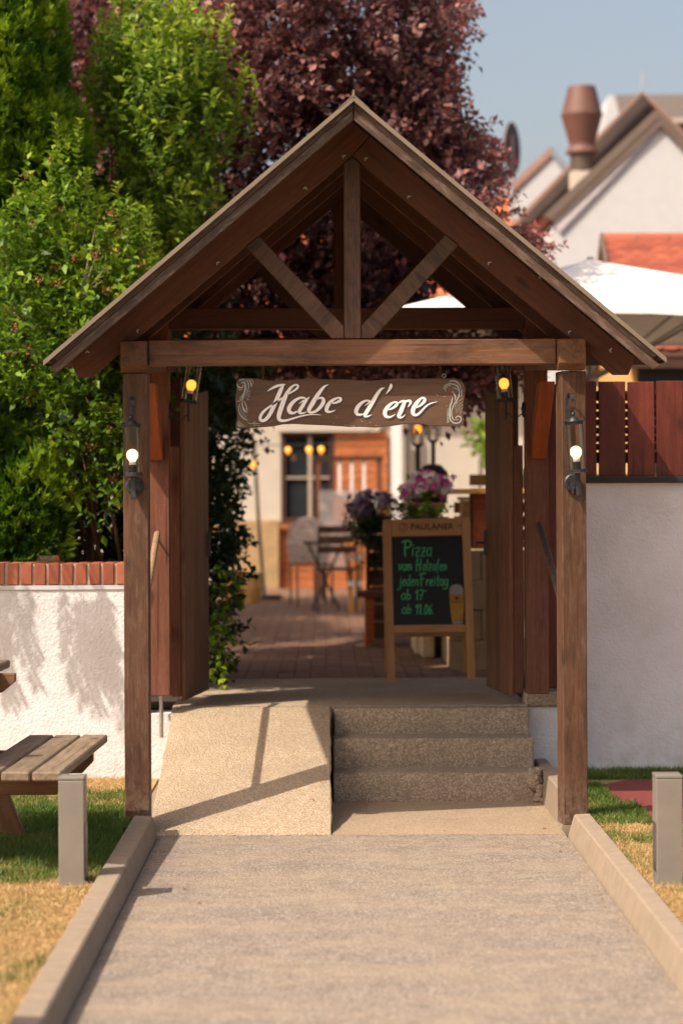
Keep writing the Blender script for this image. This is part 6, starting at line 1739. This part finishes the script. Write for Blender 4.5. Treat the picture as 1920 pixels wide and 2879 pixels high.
for sx in (-.09, .06):
    MB().box(x + sx, x + sx + .03, 19.275, 19.288, ZP + .002, zg - .042).build('leg', W_DARK, st2)

# weeping branches of a tree that stands left of the picture: their shadow falls on the white wall
wt = empty('weeping_tree', (-3.4, 12.3, 0.06), 'tree with drooping feathery branches left of the picture, shading the white wall', 'tree')
MB().tube([(-3.4, 12.3, 0.05), (-3.35, 12.3, 1.6), (-3.1, 12.35, 2.6), (-2.4, 12.4, 2.95)], [.08, .07, .05, .02], 10).build('trunk', BARK, wt, smooth=True)
P_, A_, N_, V_ = [], [], [], []; mb = MB()
rw_ = random.Random(3)
for k in range(22):
    t = rw_.uniform(0.0, .36) if k % 2 else rw_.uniform(.58, 1.0)
    a = Vector((-3.05 + 1.05 * t + rw_.uniform(-.05, .05), 12.38 + rw_.uniform(-.05, .05), 2.72 - 0.15 * t + rw_.uniform(-.12, .05)))
    Lf = rw_.uniform(.30, .62); dv = Vector((rw_.uniform(.05, .30), rw_.uniform(-.1, .1), -1)).normalized() * Lf
    b_ = a + dv; m = int(Lf / .022); pts = []
    for i in range(m):
        u_ = i / (m - 1); p = a.lerp(b_, u_) + Vector((-.04 * math.sin(math.pi * u_), 0, 0)); pts.append(p)
        for sg in (-1, 1):
            P_.append(list(p)); A_.append([sg * .55 + .1, rw_.uniform(-.3, .3), -1.0]); N_.append([rw_.uniform(-.4, .4), -1, 0]); V_.append(.4 + rw_.random() * .3)
    mb.tube([a + Vector((-.1, 0, .2)), a, b_], .003, 5)
leaves('crown', np.array(P_), np.array(A_), np.array(N_), .085, .024, np.array(V_), GREEN_T, wt)
mb.build('twig', BARK, wt)['kind'] = 'stuff'

# ------------------------------------------------------------------ grass
def grass(name, boxes, label):
    P_, A_, N_, V_, Ls = [], [], [], [], []
    for (x0, x1, y0, y1, dens, green) in boxes:
        n = int((x1 - x0) * (y1 - y0) * dens)
        x = rng.uniform(x0, x1, n); y = rng.uniform(y0, y1, n)
        nz = .5 + .5 * (np.sin(x * 7.1 + 1.3 * np.sin(y * 3)) * np.sin(y * 5.3 + 1.7 * np.sin(x * 4)))
        nz2 = .5 + .5 * np.sin(x * 23 + y * 9) * np.sin(y * 19 - x * 13)
        gcol = np.clip(green + (nz - .5) * .45 + (nz2 - .5) * .25 + rng.normal(size=n) * .12, 0, 1)
        P_.append(np.stack([x, y, np.full(n, .064)], 1))
        le = rng.normal(size=(n, 3)) * np.array([.55, .55, .1]) * np.where(gcol < .45, 1.6, .9)[:, None]; le[:, 2] = 1 - .35 * (gcol < .45)
        A_.append(le); N_.append(rng.normal(size=(n, 3)) * np.array([1, 1, .2])); V_.append(gcol)
        Ls.append(rng.uniform(.018, .048, n) * np.where(gcol > .5, 1.05, .8))
    p = np.concatenate(P_); o = leaves(name, p, np.concatenate(A_), np.concatenate(N_), np.concatenate(Ls), .0042, np.concatenate(V_), GRASS_M, None, .2, .25)
    return tag(o, label, 'grass', kind='stuff')
grass('grass', [(-2.1, -.917, 7.0, 9.55, 16000, .16), (-2.1, -.917, 9.55, 10.0, 17000, .62), (-2.1, -.917, 10.0, 11.9, 19000, .88), (-2.1, -.917, 11.9, 12.5, 14000, .5), (-2.1, -1.02, 12.5, 13.19, 13000, .18)], 'lawn left of the path, green near the bench and straw dry elsewhere')
def right_ok(p): return p
grass('grass', [(1.248, 2.0, 7.0, 10.6, 15000, .14), (1.248, 1.9, 10.6, 11.2, 15000, .35), (1.248, 1.52, 11.2, 12.0, 19000, .78), (1.248, 1.44, 12.0, 12.75, 19000, .9), (1.248, 2.2, 13.03, 13.44, 16000, .75)], 'strip of lawn right of the path, green beside the red rubber pad')

# fallen leaves and grit on the path
lf = MB()
for (px, py, z) in [(447, 2330, .0), (486, 2345, 0), (490, 2360, 0), (580, 2362, 0), (618, 2361, 0), (1290, 2285, .002), (1645, 2425, 0), (1505, 2258, .003), (560, 2540, 0), (520, 2500, 0), (880, 2270, .15), (452, 2318, 0), (1530, 2335, 0), (1300, 2288, .002), (1575, 2400, 0), (1250, 2340, 0), (455, 2420, 0)]:
    d = (CAM_Z - z) * FPX / (py - VY); p = U(px, py, d); s = random.uniform(.006, .014); an = random.uniform(0, 3)
    if 880 == px: p = U(px, py, 11.8); p.z = (p.y - 11.409) * .258 + .016; z = p.z
    v = [Vector((math.cos(an) * s, math.sin(an) * s, .002)), Vector((-math.sin(an) * s * .5, math.cos(an) * s * .5, .006)), Vector((-math.cos(an) * s, -math.sin(an) * s, .002)), Vector((math.sin(an) * s * .5, -math.cos(an) * s * .5, .005))]
    lf.add([Vector((p.x, p.y, z + .002)) + k for k in v] + [Vector((p.x, p.y, z + .004)) + k for k in v], [(0, 1, 2, 3), (7, 6, 5, 4)])
for k in range(150):
    side = k % 2
    x = (-0.785 + abs(rng.normal()) * .03) if side else (1.116 - abs(rng.normal()) * .03); y = rng.uniform(7.2, 11.4); s_ = rng.uniform(.0015, .005); an = rng.uniform(0, 3)
    v = [Vector((math.cos(an) * s_, math.sin(an) * s_, 0)), Vector((-math.sin(an) * s_, math.cos(an) * s_, .003)), Vector((-math.cos(an) * s_, -math.sin(an) * s_, 0)), Vector((math.sin(an) * s_, -math.cos(an) * s_, .002))]
    lf.add([Vector((x, y, .002)) + q for q in v], [(0, 1, 2, 3)])
tag(lf.build('fallen_leaves', plain('dry fallen leaf', (0.40, 0.19, 0.08), 0.8)), 'few dry brown leaves lying on the path and ramp foot', 'leaves', kind='stuff')

# finer pieces hang on their part: thing > part > sub-part
def under(thing_name, parent_part, subs):
    for o in [x for x in bpy.data.objects if x.parent is None and x.name.split('.')[0] == thing_name]:
        par = next((c for c in o.children if c.name.split('.')[0] == parent_part), None)
        if par is None: continue
        for c in list(o.children):
            if c.name.split('.')[0] in subs: place(c, par, WM[c.name])
under('wall_lantern', 'cap', ('finial', 'ring'))
under('wall_lantern', 'bulb', ('bulb_collar',))
under('wall_lantern', 'back_plate', ('screw',))
under('inn_building', 'window_frame', ('window_pane', 'mullion', 'window_sill'))
under('flower_planter', 'pot', ('rim',))
under('lamp_post', 'lamp_glass', ('lamp_rib', 'bulb'))
under('chalkboard_sign', 'top_rail', ('printed_word', 'printed_serif', 'printed_round_emblem'))
under('chalkboard_sign', 'chalk_panel', ('chalk_writing', 'printed_foam', 'printed_beer', 'printed_label', 'printed_glass_foot', 'printed_emblem'))
under('name_board', 'board', ('lettering', 'painted_shadow', 'ornament', 'ornament_ground', 'paint_chip'))
